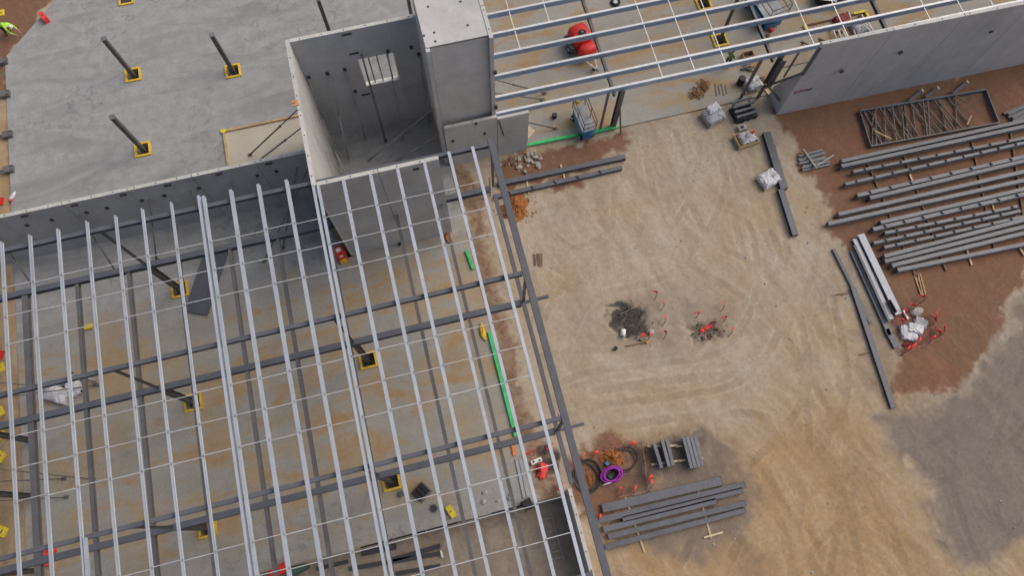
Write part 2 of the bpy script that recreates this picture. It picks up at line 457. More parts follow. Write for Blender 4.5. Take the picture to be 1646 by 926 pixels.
grey = np.where(dock, 0.62, grey); brown = np.where(dock, 0, brown); ochre = np.where(dock, 0.5 * np.clip(vnoise(XX, YY, 1.5, 9), 0, 1), ochre)
dark = np.where(under, 0.6, dark)
ZZ = -0.10 + 0.010 * streak - 0.014 * track + 0.022 * vnoise(XX, YY, 1.3, 11) + 0.012 * vnoise(XX, YY, 0.5, 12) + 0.03 * vnoise(XX, YY, 5, 13)
ZZ -= 0.12 * region(PITA, 0.35) + 0.03 * region(PITA, 0.2) * vnoise(XX, YY, .25, 71)
ZZ -= 0.2 * region(PITB, 0.35)
ZZ -= 0.45 * spot((2.45, 2.69), (0.6, 0.8), 0.25)
ZZ -= 0.2 * sm(XX + 25.2, 0.4)
ZZ = np.where(under, -0.5, ZZ)
ZZ = np.where(dock, -1.25 + 0.012 * vnoise(XX, YY, 1.0, 15), ZZ)
ny, nx = XX.shape
gm = bpy.data.meshes.new('ground')
idx = np.arange(ny * nx).reshape(ny, nx)
faces = np.stack([idx[:-1, :-1], idx[:-1, 1:], idx[1:, 1:], idx[1:, :-1]], -1).reshape(-1, 4)
nf = len(faces)
gm.vertices.add(ny * nx); gm.loops.add(nf * 4); gm.polygons.add(nf)
gm.vertices.foreach_set('co', np.stack([XX, YY, ZZ], -1).astype(np.float32).reshape(-1))
gm.loops.foreach_set('vertex_index', faces.astype(np.int32).reshape(-1))
gm.polygons.foreach_set('loop_start', np.arange(0, nf * 4, 4, dtype=np.int32))
gm.polygons.foreach_set('use_smooth', np.ones(nf, bool))
gm.update(calc_edges=True)
cw = gm.color_attributes.new('wear', 'FLOAT_COLOR', 'POINT')
cw.data.foreach_set('color', np.stack([streak * .5 + .5, np.clip(track, 0, 1), np.clip(-track, 0, 1), np.ones_like(XX)], -1).astype(np.float32).reshape(-1))
ca = gm.color_attributes.new('soil', 'FLOAT_COLOR', 'POINT')
ca.data.foreach_set('color', np.stack([brown, ochre, grey, dark], -1).astype(np.float32).reshape(-1))
ground = bpy.data.objects.new('ground', gm)
COL.objects.link(ground)
tag(ground, 'sandy construction yard with red-brown, ochre and grey soil patches', 'ground', kind='structure')

class NT:
    """small node-graph writer"""
    def __init__(s, name):
        s.m = bpy.data.materials.new(name); s.m.use_nodes = True; s.t = s.m.node_tree
        s.b = s.t.nodes['Principled BSDF']; s.b.inputs['Roughness'].default_value = 0.9
        s.b.inputs['Specular IOR Level'].default_value = 0.25
        s.tc = s.t.nodes.new('ShaderNodeTexCoord').outputs['Object']
    def n(s, typ, **kw):
        o = s.t.nodes.new(typ)
        for k, v in kw.items(): setattr(o, k, v)
        return o
    def put(s, sock, v):
        if isinstance(v, bpy.types.NodeSocket): s.t.links.new(v, sock)
        else: sock.default_value = v
    def math(s, op, a, b=0.0, clamp=False):
        o = s.n('ShaderNodeMath', operation=op, use_clamp=clamp); s.put(o.inputs[0], a); s.put(o.inputs[1], b); return o.outputs[0]
    def rngm(s, v, a, b, c=0.0, d=1.0):
        o = s.n('ShaderNodeMapRange'); s.put(o.inputs[0], v)
        for i, k in enumerate((a, b, c, d)): o.inputs[i + 1].default_value = k
        return o.outputs[0]
    def noise(s, scale, detail=6, vec=None, stretch=None, rot=0.0, dist=0.0, rough=0.55):
        v = vec if vec is not None else s.tc
        if stretch:
            mp = s.n('ShaderNodeMapping'); s.t.links.new(v, mp.inputs[0]); mp.inputs['Scale'].default_value = stretch; mp.inputs['Rotation'].default_value = (0, 0, rot); v = mp.outputs[0]
        o = s.n('ShaderNodeTexNoise'); s.t.links.new(v, o.inputs['Vector'])
        o.inputs['Scale'].default_value = scale; o.inputs['Detail'].default_value = detail; o.inputs['Distortion'].default_value = dist; o.inputs['Roughness'].default_value = rough
        return o.outputs[0]
    def mix(s, f, a, b):
        o = s.n('ShaderNodeMix', data_type='RGBA'); s.put(o.inputs[0], f)
        s.put(o.inputs[6], a if isinstance(a, bpy.types.NodeSocket) else (*a, 1)); s.put(o.inputs[7], b if isinstance(b, bpy.types.NodeSocket) else (*b, 1))
        return o.outputs[2]
    def scale(s, c, f):
        o = s.n('ShaderNodeVectorMath', operation='SCALE'); s.put(o.inputs[0], c); s.put(o.inputs['Scale'], f); return o.outputs[0]
    def bump(s, h, st, dist=0.05):
        o = s.n('ShaderNodeBump'); s.put(o.inputs['Height'], h); o.inputs['Strength'].default_value = st; o.inputs['Distance'].default_value = dist
        s.t.links.new(o.outputs[0], s.b.inputs['Normal'])

def ground_material():
    g = NT('soil')
    at = g.n('ShaderNodeAttribute', attribute_name='soil')
    sep = g.n('ShaderNodeSeparateColor'); g.t.links.new(at.outputs['Color'], sep.inputs[0])
    f1 = g.noise(0.45, 7, dist=0.8); f2 = g.noise(5.0, 8); f3 = g.noise(38, 4); fm = g.noise(1.6, 7, dist=1.0)
    st = g.noise(0.9, 7, stretch=(1.0, 0.22, 1), rot=0.25, dist=1.2)
    st2 = g.noise(0.8, 7, stretch=(0.2, 1.0, 1), rot=-0.3, dist=1.0)
    def soft(m, lo=0.25, hi=0.75):     # break the edge of a patch with the noises
        a = g.math('ADD', m, g.math('ADD', g.math('MULTIPLY', g.math('SUBTRACT', fm, 0.5), 0.95), g.math('MULTIPLY', g.math('SUBTRACT', f2, 0.5), 0.5)))
        return g.rngm(a, lo, hi)
    we = g.n('ShaderNodeAttribute', attribute_name='wear')
    ws = g.n('ShaderNodeSeparateColor'); g.t.links.new(we.outputs['Color'], ws.inputs[0])
    sk = g.math('ADD', ws.outputs[0], g.math('MULTIPLY', g.math('SUBTRACT', f2, 0.5), 0.35))
    up_ = g.rngm(sk, 0.52, 0.85); dn_ = g.rngm(sk, 0.46, 0.18)
    c = g.mix(g.rngm(f1, 0.3, 0.7), (0.385, 0.31, 0.222), (0.43, 0.362, 0.278))
    c = g.mix(g.math('MULTIPLY', up_, 0.6), c, (0.47, 0.41, 0.33))
    c = g.mix(g.math('MULTIPLY', dn_, 0.5), c, (0.33, 0.245, 0.155))
    c = g.mix(g.math('MULTIPLY', g.rngm(st2, 0.56, 0.72), 0.3), c, (0.33, 0.285, 0.245))
    oc = g.mix(g.rngm(f1, 0.35, 0.7), (0.40, 0.27, 0.135), (0.34, 0.215, 0.105))
    oc = g.mix(g.math('MULTIPLY', up_, 0.8), oc, (0.45, 0.335, 0.205))
    oc = g.mix(g.math('MULTIPLY', dn_, 0.6), oc, (0.28, 0.18, 0.092))
    c = g.mix(g.math('MULTIPLY', soft(sep.outputs[1], 0.1, 0.95), 0.9), c, oc)
    br = g.mix(g.rngm(f1, 0.35, 0.68), (0.215, 0.108, 0.07), (0.185, 0.118, 0.068))
    br = g.mix(g.math('MULTIPLY', up_, 0.7), br, (0.27, 0.145, 0.095))
    br = g.mix(g.math('MULTIPLY', g.rngm(st2, 0.5, 0.66), 0.5), br, (0.235, 0.105, 0.062))
    c = g.mix(soft(sep.outputs[0]), c, br)
    gr = g.mix(g.rngm(f1, 0.35, 0.68), (0.205, 0.172, 0.147), (0.178, 0.15, 0.128))
    gr = g.mix(g.math('MULTIPLY', up_, 0.45), gr, (0.25, 0.205, 0.16))
    c = g.mix(g.math('MULTIPLY', soft(sep.outputs[2], 0.1, 0.9), 0.92), c, gr)
    c = g.mix(soft(at.outputs['Alpha'], 0.2, 0.8), c, (0.068, 0.06, 0.053))
    k = g.math('MULTIPLY', g.rngm(f2, 0.3, 0.7, 0.90, 1.09), g.rngm(f3, 0.3, 0.7, 0.90, 1.10))
    k = g.math('MULTIPLY', k, g.math('SUBTRACT', g.math('ADD', 1.0, g.math('MULTIPLY', ws.outputs[2], 0.16)), g.math('MULTIPLY', ws.outputs[1], 0.13)))
    g.t.links.new(g.scale(c, k), g.b.inputs['Base Color'])
    h = g.math('ADD', g.math('MULTIPLY', f2, 1.0), g.math('ADD', g.math('MULTIPLY', f3, 0.25), g.math('MULTIPLY', st, 0.8)))
    g.bump(h, 0.32, 0.10)
    return g.m
gm.materials.append(ground_material())

# ------------------------------------------------------------------ wall concrete
def wall_material(name, col):
    g = NT(name)
    g.tc = g.n('ShaderNodeNewGeometry').outputs['Position']
    run = g.noise(1.6, 6, stretch=(1, 1, 0.10), dist=0.3); big = g.noise(0.4, 6, dist=0.7); mid = g.noise(2.2, 7, dist=0.5); fine = g.noise(22, 4)
    k = g.math('MULTIPLY', g.rngm(big, 0.3, 0.7, 0.88, 1.10), g.rngm(run, 0.35, 0.7, 1.03, 0.93))
    k = g.math('MULTIPLY', k, g.math('MULTIPLY', g.rngm(mid, 0.3, 0.7, 0.94, 1.06), g.rngm(fine, 0.3, 0.7, 0.96, 1.04)))
    oi = g.n('ShaderNodeObjectInfo').outputs['Random']
    k = g.math('MULTIPLY', k, g.rngm(oi, 0, 1, 0.95, 1.05))
    c = g.mix(g.math('MULTIPLY', g.rngm(mid, 0.58, 0.72), 0.35), col, tuple(v * 0.78 for v in col))
    g.t.links.new(g.scale(c, k), g.b.inputs['Base Color'])
    g.bump(mid, 0.06, 0.03)
    MATS[name] = g.m
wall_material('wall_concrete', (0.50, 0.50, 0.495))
wall_material('wall_concrete_shaded', (0.40, 0.41, 0.42))  # darker copy of the wall concrete: shade on these walls put into colour
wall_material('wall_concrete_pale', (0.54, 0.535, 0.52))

# ------------------------------------------------------------------ slabs
SW, SE, SS, SN = -24.03, 1.6, 0.95, 35.2
GRID_X = (-14.95, -5.33); GRID_Y = (17.05, 10.45, 3.78)
PIT = 0.36
pits = [(x, y) for x in GRID_X for y in GRID_Y] + [(-16.28, 32.00), (-10.16, 30.78), (-16.16, 26.56)]
pits_e = [(20.41, 25.68), (20.30, 28.58)]

def slab_mesh(x0, x1, y0, y1, holes, extra=None):
    xs = sorted({x0, x1} | {round(h[0] + s * PIT, 3) for h in holes for s in (-1, 1)})
    ys = sorted({y0, y1} | {round(h[1] + s * PIT, 3) for h in holes for s in (-1, 1)})
    b = MB()
    for i in range(len(xs) - 1):
        for j in range(len(ys) - 1):
            cx, cy = (xs[i] + xs[i + 1]) / 2, (ys[j] + ys[j + 1]) / 2
            if any(abs(cx - h[0]) < PIT and abs(cy - h[1]) < PIT for h in holes): continue
            b.add([(xs[i], ys[j], 0), (xs[i + 1], ys[j], 0), (xs[i + 1], ys[j + 1], 0), (xs[i], ys[j + 1], 0)], [(0, 1, 2, 3)])
    for hx, hy in holes:
        p = [(hx - PIT, hy - PIT), (hx + PIT, hy - PIT), (hx + PIT, hy + PIT), (hx - PIT, hy + PIT)]
        for k in range(4):
            a, c = p[k], p[(k + 1) % 4]
            b.add([(*a, 0), (*c, 0), (*c, -0.52), (*a, -0.52)], [(0, 1, 2, 3)])
    poly = [(x0, y0), (x1, y0), (x1, y1), (x0, y1)]
    if extra:
        b.add([(x, y, 0) for x, y in extra], [tuple(range(len(extra)))])
        poly = [(x0, y0), (x1, y0)] + extra[1:] + extra[:1]
    for k in range(len(poly)):
        a, c = poly[k], poly[(k + 1) % len(poly)]
        b.add([(*a, 0), (*a, -1.4), (*c, -1.4), (*c, 0)], [(0, 1, 2, 3)])
    return b

def slab_material():
    g = NT('slab_concrete')
    g.b.inputs['Roughness'].default_value = 0.75
    geo = g.n('ShaderNodeNewGeometry').outputs['Position']
    g.tc = geo
    sx = g.n('ShaderNodeSeparateXYZ'); g.t.links.new(geo, sx.inputs[0])
    f1 = g.noise(0.33, 7, dist=0.8); f2 = g.noise(1.5, 7, dist=0.5); f3 = g.noise(9, 6); f4 = g.noise(40, 3)
    st = g.noise(0.55, 7, stretch=(0.25, 1, 1), rot=-0.35, dist=1.2)
    sr_ = g.noise(0.45, 8, stretch=(0.35, 1.1, 1), rot=-0.1, dist=1.6)
    pa = g.noise(0.16, 5, dist=0.5)
    c = g.mix(g.rngm(f2, 0.32, 0.7), (0.30, 0.303, 0.30), (0.37, 0.372, 0.365))
    c = g.mix(g.math('MULTIPLY', g.rngm(st, 0.47, 0.66), 0.75), c, (0.235, 0.24, 0.24))      # damp, power-floated patches
    c = g.mix(g.math('MULTIPLY', g.math('MULTIPLY', g.rngm(g.noise(1.3, 6, dist=1.8), 0.53, 0.68), g.rngm(pa, 0.42, 0.58)), 0.75), c, (0.19, 0.195, 0.20))
    # mud carried in by boots and wheels: everywhere south of the long wall and in the east bay
    ms = g.math('MAXIMUM', g.rngm(sx.outputs[1], 17.6, 14.5), g.rngm(sx.outputs[0], 4.6, 5.6))
    ms = g.math('MULTIPLY', ms, g.rngm(sx.outputs[1], 1.6, 3.6, 0.25, 1.0))
    c = g.mix(g.math('MULTIPLY', ms, 0.42), c, (0.41, 0.365, 0.275))
    m1 = g.math('MULTIPLY', g.rngm(g.math('ADD', g.math('MULTIPLY', f1, 0.5), g.math('MULTIPLY', sr_, 0.5)), 0.46, 0.57), ms)
    c = g.mix(g.math('MULTIPLY', m1, 0.8), c, (0.415, 0.30, 0.165))
    m2 = g.math('MULTIPLY', g.rngm(g.math('ADD', g.math('MULTIPLY', f2, 0.45), g.math('MULTIPLY', sr_, 0.6)), 0.545, 0.66), ms)
    c = g.mix(g.math('MULTIPLY', m2, 0.8), c, (0.385, 0.24, 0.115))
    k = g.math('MULTIPLY', g.rngm(f3, 0.3, 0.7, 0.90, 1.08), g.rngm(f4, 0.3, 0.7, 0.94, 1.06))
    g.t.links.new(g.scale(c, k), g.b.inputs['Base Color'])
    g.bump(f3, 0.12, 0.03)
    return g.m
MATS['slab'] = slab_material()
slab_mesh(SW, SE, SS, SN, pits, [(SW, SN), (SE, SN), (SE, 60.0), (-1.98, 60.0)]).build('concrete_slab', 'slab', origin=(0, 0, 0), label='large grey concrete floor slab, muddy in the south', cat='slab', kind='structure')
slab_mesh(SE + 0.001, 60.0, 21.15, 60.0, pits_e).build('concrete_slab', 'slab', origin=(0, 0, 0), label='muddy concrete floor slab under the east roof', cat='slab', kind='structure')
# ------------------------------------------------------------------ tilt-up concrete walls
def wall(name, label, a, b, thick, z0, z1, side, n, edge=True, opening=None, matn='wall_concrete', dots=1.1, notch=None):
    """wall from a to b (plan), body on the given side (+1 left of a->b); n panels with joints; pale top edge with lifting inserts"""
    a = Vector(a); b = Vector(b); d = (b - a); L = d.length; d.normalize(); nrm = Vector((-d.y, d.x)) * side
    w = thing(name, label, 'wall', (*(a + b) / 2, z0))
    def slab(u0, u1, za, zb, nm, mt, t0=0.0, t1=thick, par=w):
        m = MB()
        p = [a + d * u0 + nrm * t0, a + d * u1 + nrm * t0, a + d * u1 + nrm * t1, a + d * u0 + nrm * t1]
        if side < 0: p = p[::-1]
        m.prism([tuple(q) for q in p], za, zb)
        return m.build(nm, mt, par)
    cuts = [L * i / n for i in range(n + 1)]
    for i in range(n):
        u0, u1 = cuts[i] + (0.012 if i else 0), cuts[i + 1] - (0.012 if i < n - 1 else 0)
        if opening and u0 < opening[0] and opening[1] < u1:
            o0, o1, oz0, oz1 = opening
            slab(u0, o0, z0, z1, 'panel', matn); slab(o1, u1, z0, z1, 'panel', matn)
            slab(o0 + .002, o1 - .002, z0, oz0, 'panel', matn); slab(o0 + .002, o1 - .002, oz1, z1, 'panel', matn)
            slab(o0 + .004, o1 - .004, oz0 + .001, oz0 + 0.05, 'sill', 'white_helmet', -0.03, thick + 0.03)
            slab(o0 + .003, o0 + .05, oz0 + .052, oz1 - .003, 'jamb', 'white_helmet', -0.01, thick + 0.01); slab(o1 - .05, o1 - .003, oz0 + .052, oz1 - .003, 'jamb', 'white_helmet', -0.01, thick + 0.01)
        else:
            slab(u0, u1, z0, z1, 'panel', matn)
    if edge:
        for i in range(n):
            slab(cuts[i] + 0.02, cuts[i + 1] - 0.02, z1 + 0.001, z1 + 0.025, 'top_edge', 'wall_edge', 0.004, thick - 0.004)  # paler than the panels: light on the wall tops partly put into colour
        u = 0.5
        while u < L - 0.3:
            c = a + d * u + nrm * (thick / 2)
            MB().cyl((c.x, c.y, z1 + 0.024), 0.035, 0.012, 8).build('lifting_insert', 'dark_insert', w)
            u += dots
    return w, a, d, nrm

def bracket(w, p, size, rz=0.0, name='brace_bracket'):
    m = MB(); m.box(p, size, rz)
    return m.build(name, 'dark_insert', w)

# long wall of the west bay
lw, *_ = wall('concrete_wall', 'long grey concrete panel wall left of the tower with pale top edge', (-25.2, 21.02), (-5.17, 21.02), 0.2, -0.4, 4.95, 1, 6, matn='wall_concrete_shaded')
for x, y in ((-20.55, 4.95), (-18.01, 4.93), (-15.50, 4.86), (-13.20, 4.68), (-10.51, 4.70), (-7.86, 4.75)):
    bracket(lw, (x, 20.99, 4.72), (0.34, 0.07, 0.13))
LWB = [(-21.01, 3.66), (-19.72, 3.77), (-17.91, 3.69), (-16.83, 3.43), (-14.98, 3.50), (-13.80, 3.45), (-11.95, 3.53), (-8.79, 3.59), (-7.75, 3.54)]
for x, z in LWB:
    bracket(lw, (x, 20.99, 3.75), (0.16, 0.08, 0.2))

# tower
tw, *_ = wall('concrete_wall', 'tall tower wall on the west side, its inner face lit', (-5.15, 16.75), (-5.15, 24.97), 0.2, -0.4, 9.1, -1, 2, matn='wall_concrete_pale')  # paler concrete puts the light on its inner face into the colour
OX0, OZ0 = (-2.02, 4.28)
OX1, OZ1 = (-0.08, 4.25)
_, OZT = (-1.44, 6.72)
tn, *_ = wall('concrete_wall', 'shaded north tower wall with a window opening', (-4.94, 24.76), (1.38, 24.76), 0.2, -0.4, 9.1, 1, 1, matn='wall_concrete_shaded', opening=(OX0 + 4.94, OX1 + 4.94, OZ0, OZT))
for px in ((-4.76, 6.14), (-3.76, 6.13), (-2.82, 6.14), (-0.37, 6.90), (0.89, 6.86), (1.21, 6.16), (-2.67, 4.03)):
    bracket(tn, (px[0], 24.73, px[1]), (0.17, 0.08, 0.24))
for px in ((-2.14, 8.89), (-2.08, 7.31), (-2.16, 3.53)):
    bracket(tn, (px[0], 24.74, px[1]), (0.5, 0.06, 0.1))
for u in (-1.45, -1.0, -0.45):
    MB().bar((u, 24.86, OZ0 + .06), (u, 24.86, OZT - .01), 0.07, 0.05, (0, 1, 0)).build('mullion', 'prop_pale', tn)
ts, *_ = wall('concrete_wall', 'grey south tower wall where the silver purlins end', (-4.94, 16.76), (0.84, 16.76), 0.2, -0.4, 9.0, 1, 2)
bracket(ts, (-0.3, 16.73, 8.6), (0.3, 0.06, 0.1))
sw_, *_ = wall('concrete_wall', 'narrow west side wall of the roofed shaft', (1.4, 21.25), (1.4, 24.98), 0.2, -0.4, 10.95, -1, 2, edge=False)
se_, *_ = wall('concrete_wall', 'east side wall of the roofed shaft with pale bolted top', (4.4, 21.25), (4.4, 24.98), 0.2, -0.4, 11.0, -1, 2)
bracket(se_, (4.62, 21.22, 8.3), (0.16, 0.14, 0.22))
bracket(se_, (4.62, 21.22, 5.1), (0.16, 0.12, 0.3))
sf_, *_ = wall('concrete_wall', 'smooth tall front panel of the shaft between two side walls', (1.63, 21.5), (4.38, 21.5), 0.16, -0.4, 10.8, 1, 1, edge=False, matn='wall_concrete_pale')
MB().prism([(1.63, 24.8), (4.38, 24.8), (4.38, 24.96), (1.63, 24.96)], -0.4, 10.8).build('rear_panel', 'wall_concrete', sf_)
lf_, *_ = wall('concrete_wall', 'low grey wall in front of the shaft', (1.63, 21.05), (4.62, 21.05), 0.18, -0.4, 4.3, 1, 1)
for p in ((2.03, 2.85), (3.88, 2.91), (3.43, 4.17)):
    bracket(lf_, (p[0], 21.03, p[1]), (0.14, 0.06, 0.22))
rf_, *_ = wall('concrete_wall', 'grey wall panel ending at the bright green strip', (4.65, 21.05), (6.45, 21.05), 0.18, -0.4, 4.12, 1, 1, edge=False)
m = MB(); m.bar((4.72, 21.03, 4.0), (5.0, 21.03, 2.2), 0.05, 0.04, (0, 1, 0)); m.build('brace_bracket', 'dark_insert', rf_)
# shaft roof
sr = thing('shaft_roof', 'pale flat concrete roof panel on top of the shaft', 'roof', (3.0, 23.2, 10.81))
MB().prism([(1.42, 21.46), (4.385, 21.46), (4.385, 24.95), (1.42, 24.95)], 10.97, 11.0).build('roof_panel', 'wall_concrete_pale', sr)
MB().prism([(1.64, 21.67), (4.36, 21.67), (4.36, 24.78), (1.64, 24.78)], 10.81, 10.968).build('roof_slab', 'wall_concrete_pale', sr)
for p in ((2.00, 23.68), (3.55, 23.60), (1.98, 22.18), (3.59, 22.21), (1.47, 22.13), (1.93, 21.70)):
    MB().cyl((p[0], p[1], 11.0), 0.06, 0.015, 10).build('lifting_insert', 'dark_insert', sr)
# orange clamp plate on the west tower wall
cp = thing('clamp_plate', 'small orange plate clamped on the west tower wall top', 'clamp', (-5.05, 20.4, 9.13))
p = (-5.18, 21.24)
MB().box((p[0], p[1], 9.18), (0.3, 0.28, 0.06), 0.1).build('plate', 'cardboard', cp)
MB().box((p[0] - 0.02, p[1] + .02, 9.23), (0.12, 0.12, 0.06), 0.7).build('handle', 'orange_plastic', cp)

# long east wall
ew, *_ = wall('concrete_wall', 'long grey concrete panel wall above the steel yard', (22.1, 19.68), (46.7, 19.32), 0.2, -1.2, 6.88, 1, 6, dots=1.6)
for p in ((27.76, 4.59), (33.23, 4.77), (24.50, 3.92)):
    bracket(ew, (p[0], 19.50, p[1]), (0.22, 0.16, 0.1), 0.3)
MB().add([(x, y, z) for x in (22.12, 22.3) for y, z in ((19.9, -.5), (21.14, -.5), (21.14, .9), (19.9, 4.2))], [(0, 1, 2, 3), (7, 6, 5, 4), (0, 4, 5, 1), (1, 5, 6, 2), (2, 6, 7, 3), (3, 7, 4, 0)]).build('return_panel', 'wall_concrete', ew)
# red and dark paint scrawl, too blurred in the photograph to read
for k, (u, z, w_, h_, mt) in enumerate(((0.0, 0, .05, .3, 'red_marker'), (.12, .08, .2, .07, 'red_marker'), (.14, -.1, .16, .06, 'dark_marker'), (.34, 0, .05, .3, 'red_marker'), (.44, .1, .22, .07, 'red_marker'), (.5, -.02, .05, .26, 'red_marker'), (.66, 0, .06, .28, 'red_marker'), (.78, .02, .18, .1, 'dark_marker'), (.9, -.05, .06, .22, 'dark_marker'), (1.02, .04, .16, .14, 'dark_marker'))):
    q = (22.31, 2.33)
    MB().box((q[0] + u, 19.665 - 0.0146 * (q[0] + u - 22.1), q[1] + z), (w_, 0.012, h_)).build('paint_mark', mt, ew)

# dock side wall at the bottom of the picture
dw, *_ = wall('concrete_wall', 'low dark dock wall with white top at the bottom', (3.42, -7.0), (3.42, 1.1), 0.2, -1.3, 1.3, -1, 2, dots=0.9)

# ------------------------------------------------------------------ steel frame of the west bay
fr = thing('steel_frame', 'two-storey grey steel frame with silver purlins in the foreground', 'steel frame', (-8, 7, 0))
def zroof(y): return 8.52 + 0.022 * y           # top of rafters
def part(name, mt, fn, par=fr):
    m = MB(); fn(m); return m.build(name, mt, par)
ROWS = (17.05, 10.45, 3.78, -2.9)
for y in ROWS:
    part('floor_beam', 'grey_steel', lambda m: m.ibeam((-27, y, 4.0), (3.3, y, 4.0), 0.30, 0.34))
    zr = zroof(y) - 0.13
    part('rafter', 'grey_steel', lambda m: m.ibeam((-27, y, zr), (3.28, y, zr), 0.19, 0.24))
for y in ROWS[1:3]:
    part('outrigger', 'grey_steel', lambda m: m.ibeam((3.52, y, 4.02), (4.75, y, 4.08), 0.14, 0.18))
for x in (-21.1, -18.5, -15.9, -13.35, -10.7, -8.2, -5.55, -1.9, 0.55):
    for k in range(3):
        y0, y1 = ROWS[k + 1] + 0.16, ROWS[k] - 0.16
        part('floor_joist', 'low_steel', lambda m: m.ibeam((x, y0, 3.98), (x, y1, 3.98), 0.17 if x > -20 else 0.3, 0.26))
part('edge_beam', 'grey_steel', lambda m: m.bar((3.45, -7, zroof(-7) - 0.1), (3.45, 17.3, zroof(17) - 0.1), 0.30, 0.25))
part('edge_beam', 'grey_steel', lambda m: m.bar((3.42, 1.2, 4.15), (3.42, 16.6, 4.15), 0.20, 0.25))
for y in ROWS[:3]:
    part('edge_post', 'low_steel', lambda m: m.bar((3.44, y, 4.28), (3.44, y, zroof(y) - 0.24), 0.12, 0.12))
for x in GRID_X:
    for y in GRID_Y:
        part('column', 'column_steel', lambda m: (m.ibeam((x, y, -0.5), (x, y, 3.82), 0.26, 0.26), m.box((x, y, -0.44), (0.5, 0.5, 0.04))))
        part('upper_column', 'column_steel', lambda m: m.ibeam((x, y, 4.18), (x, y, zroof(y) - 0.26), 0.10, 0.10))
for y in (10.45, 3.78, 7.5):
    part('column', 'column_steel', lambda m: m.ibeam((-23.5, y, 0), (-23.5, y, 3.9), 0.24, 0.24))
for (xa, ya, xb, yb) in ((-23.5, 10.45, -23.5, 17.0), (-23.5, 3.78, -23.5, 10.3)):
    part('floor_joist', 'grey_steel', lambda m: m.ibeam((xa - 0.9, ya, 3.98), (xb - 0.9, yb, 3.98), 0.14, 0.2))
# purlins
PUR = [(-19.09, 17.38, 0.072), (-17.85, 17.42, 0.072), (-16.61, 17.42, 0.072), (-15.32, 17.48, 0.072), (-14.04, 17.45, 0.072), (-12.83, 17.51, 0.072), (-11.52, 17.51, 0.072), (-10.25, 17.54, 0.12), (-10.04, 17.47, 0.12), (-8.79, 17.48, 0.145), (-7.53, 17.46, 0.145), (-6.24, 17.37, 0.145), (-5.08, 16.74, 0.12), (-4.86, 16.74, 0.12), (-3.68, 16.74, 0.145), (-2.41, 16.74, 0.145), (-1.13, 16.74, 0.145), (0.15, 16.74, 0.145), (1.37, 17.00, 0.145), (2.51, 17.00, 0.145)]
for i, (x, y1, wd) in enumerate(PUR):
    z1, z0 = zroof(y1) + 0.11, zroof(-7.0) + 0.11
    def f(m):
        m.prof((x, -7.0, z0), (x, y1, z1), [(-wd / 2, 0.085), (-wd / 2, 0.10), (wd / 2, 0.10), (wd / 2, 0.085), (0.012, 0.085), (0.012, -0.085), (wd / 2, -0.085), (wd / 2, -0.10), (-wd / 2, -0.10), (-wd / 2, -0.085), (-0.002, -0.085), (-0.002, 0.085)])
    part('purlin', 'galvanised', f)
def f(m):
    x = (-16.49, 3.73)[0]
    m.chan((x, -7.0, zroof(-7) + 0.11), (x, 3.75, zroof(3.75) + 0.11), 0.10, 0.2)
part('purlin', 'galvanised', f)
# bridging rods between the purlins, with cleats where they meet
RODY = (15.12, 13.77, 12.48, 8.46, 7.12, 5.79, 1.95, 0.62, -0.8)
px_ = sorted(p[0] for p in PUR)
cleat = MB().box((0, 0, 0.0), (0.05, 0.10, 0.05)).mesh('cleat', 'prop_pale')
for y in RODY:
    zz = zroof(y) + 0.205
    for k in range(len(px_) - 1):
        if px_[k + 1] - px_[k] < 0.6: continue
        dy = 0.03 * (-1) ** k
        def f(m): m.tube([(px_[k] + 0.02, y + dy, zz - 0.015), (px_[k + 1] - 0.02, y + dy, zz - 0.015)], 0.017, 6)
        o = part('bridging_rod', 'rod_metal', f)
        inst('cleat', cleat, Vector((px_[k] + 0.06, y, zz + 0.02)) - Vector(fr.location), fr)

# ------------------------------------------------------------------ steel roof of the east bay
er = thing('steel_frame', 'low roof frame of blue-white purlins right of the shaft', 'steel frame', (20, 24, 0))
PY = (21.32, 22.32, 23.68, 25.06, 26.42, 27.8, 29.2, 30.6)
for y in PY:
    def f(m): m.prof((4.66, y, 4.16), (46, y, 4.16), [(-0.09, 0.115), (-0.09, 0.13), (0.05, 0.13), (0.05, 0.115), (0.05, 0.115), (0.05, -0.20), (0.07, -0.20), (0.07, -0.215), (-0.03, -0.215), (-0.03, -0.20), (0.035, -0.20), (0.035, 0.115)])
    part('purlin', 'galvanised_sky_tint', f, er)
    part('purlin_lit_top', 'white_helmet' if False else 'rod_metal', lambda m: m.bar((4.66, y + 0.03, 4.297), (46, y + 0.03, 4.297), 0.12, 0.012), er)  # bright strip on top: the lit upper face put into a separate colour
for x in (11.45, 20.95, 28.1, 36.5):
    part('rafter', 'low_steel', lambda m: m.ibeam((x, 21.1, 3.9), (x, 33, 3.9), 0.16, 0.24), er)
rods = [(6.97, 25.06), (9.07, 26.42), (14.3, 21.32), (16.2, 21.32), (18.05, 21.32), (23.4, 21.32), (25.5, 21.32), (30.6, 21.32), (32.7, 21.32), (34.6, 21.32)]
for x, y0 in rods:
    for k in range(len(PY) - 1):
        if PY[k] < y0 - 0.1: continue
        part('bridging_rod', 'rod_metal', lambda m: m.bar((x, PY[k] + 0.1, 4.27), (x, PY[k + 1] - 0.08, 4.27), 0.05, 0.03), er)
q = (11.14, 21.39)
part('post', 'prop_steel', lambda m: m.bar((q[0], 21.28, 0), (q[0], 21.28, 4.02), 0.12, 0.12), er)
q = (11.96, 21.19)
part('post', 'low_steel', lambda m: m.ibeam((q[0], 21.3, 0), (q[0], 21.3, 4.02), 0.28, 0.28), er)
part('brace', 'prop_steel', lambda m: m.bar((*(12.32, 20.75), -0.08), (q[0] - 0.1, 21.5, 3.7), 0.09, 0.09), er)
q = (20.27, 21.32)
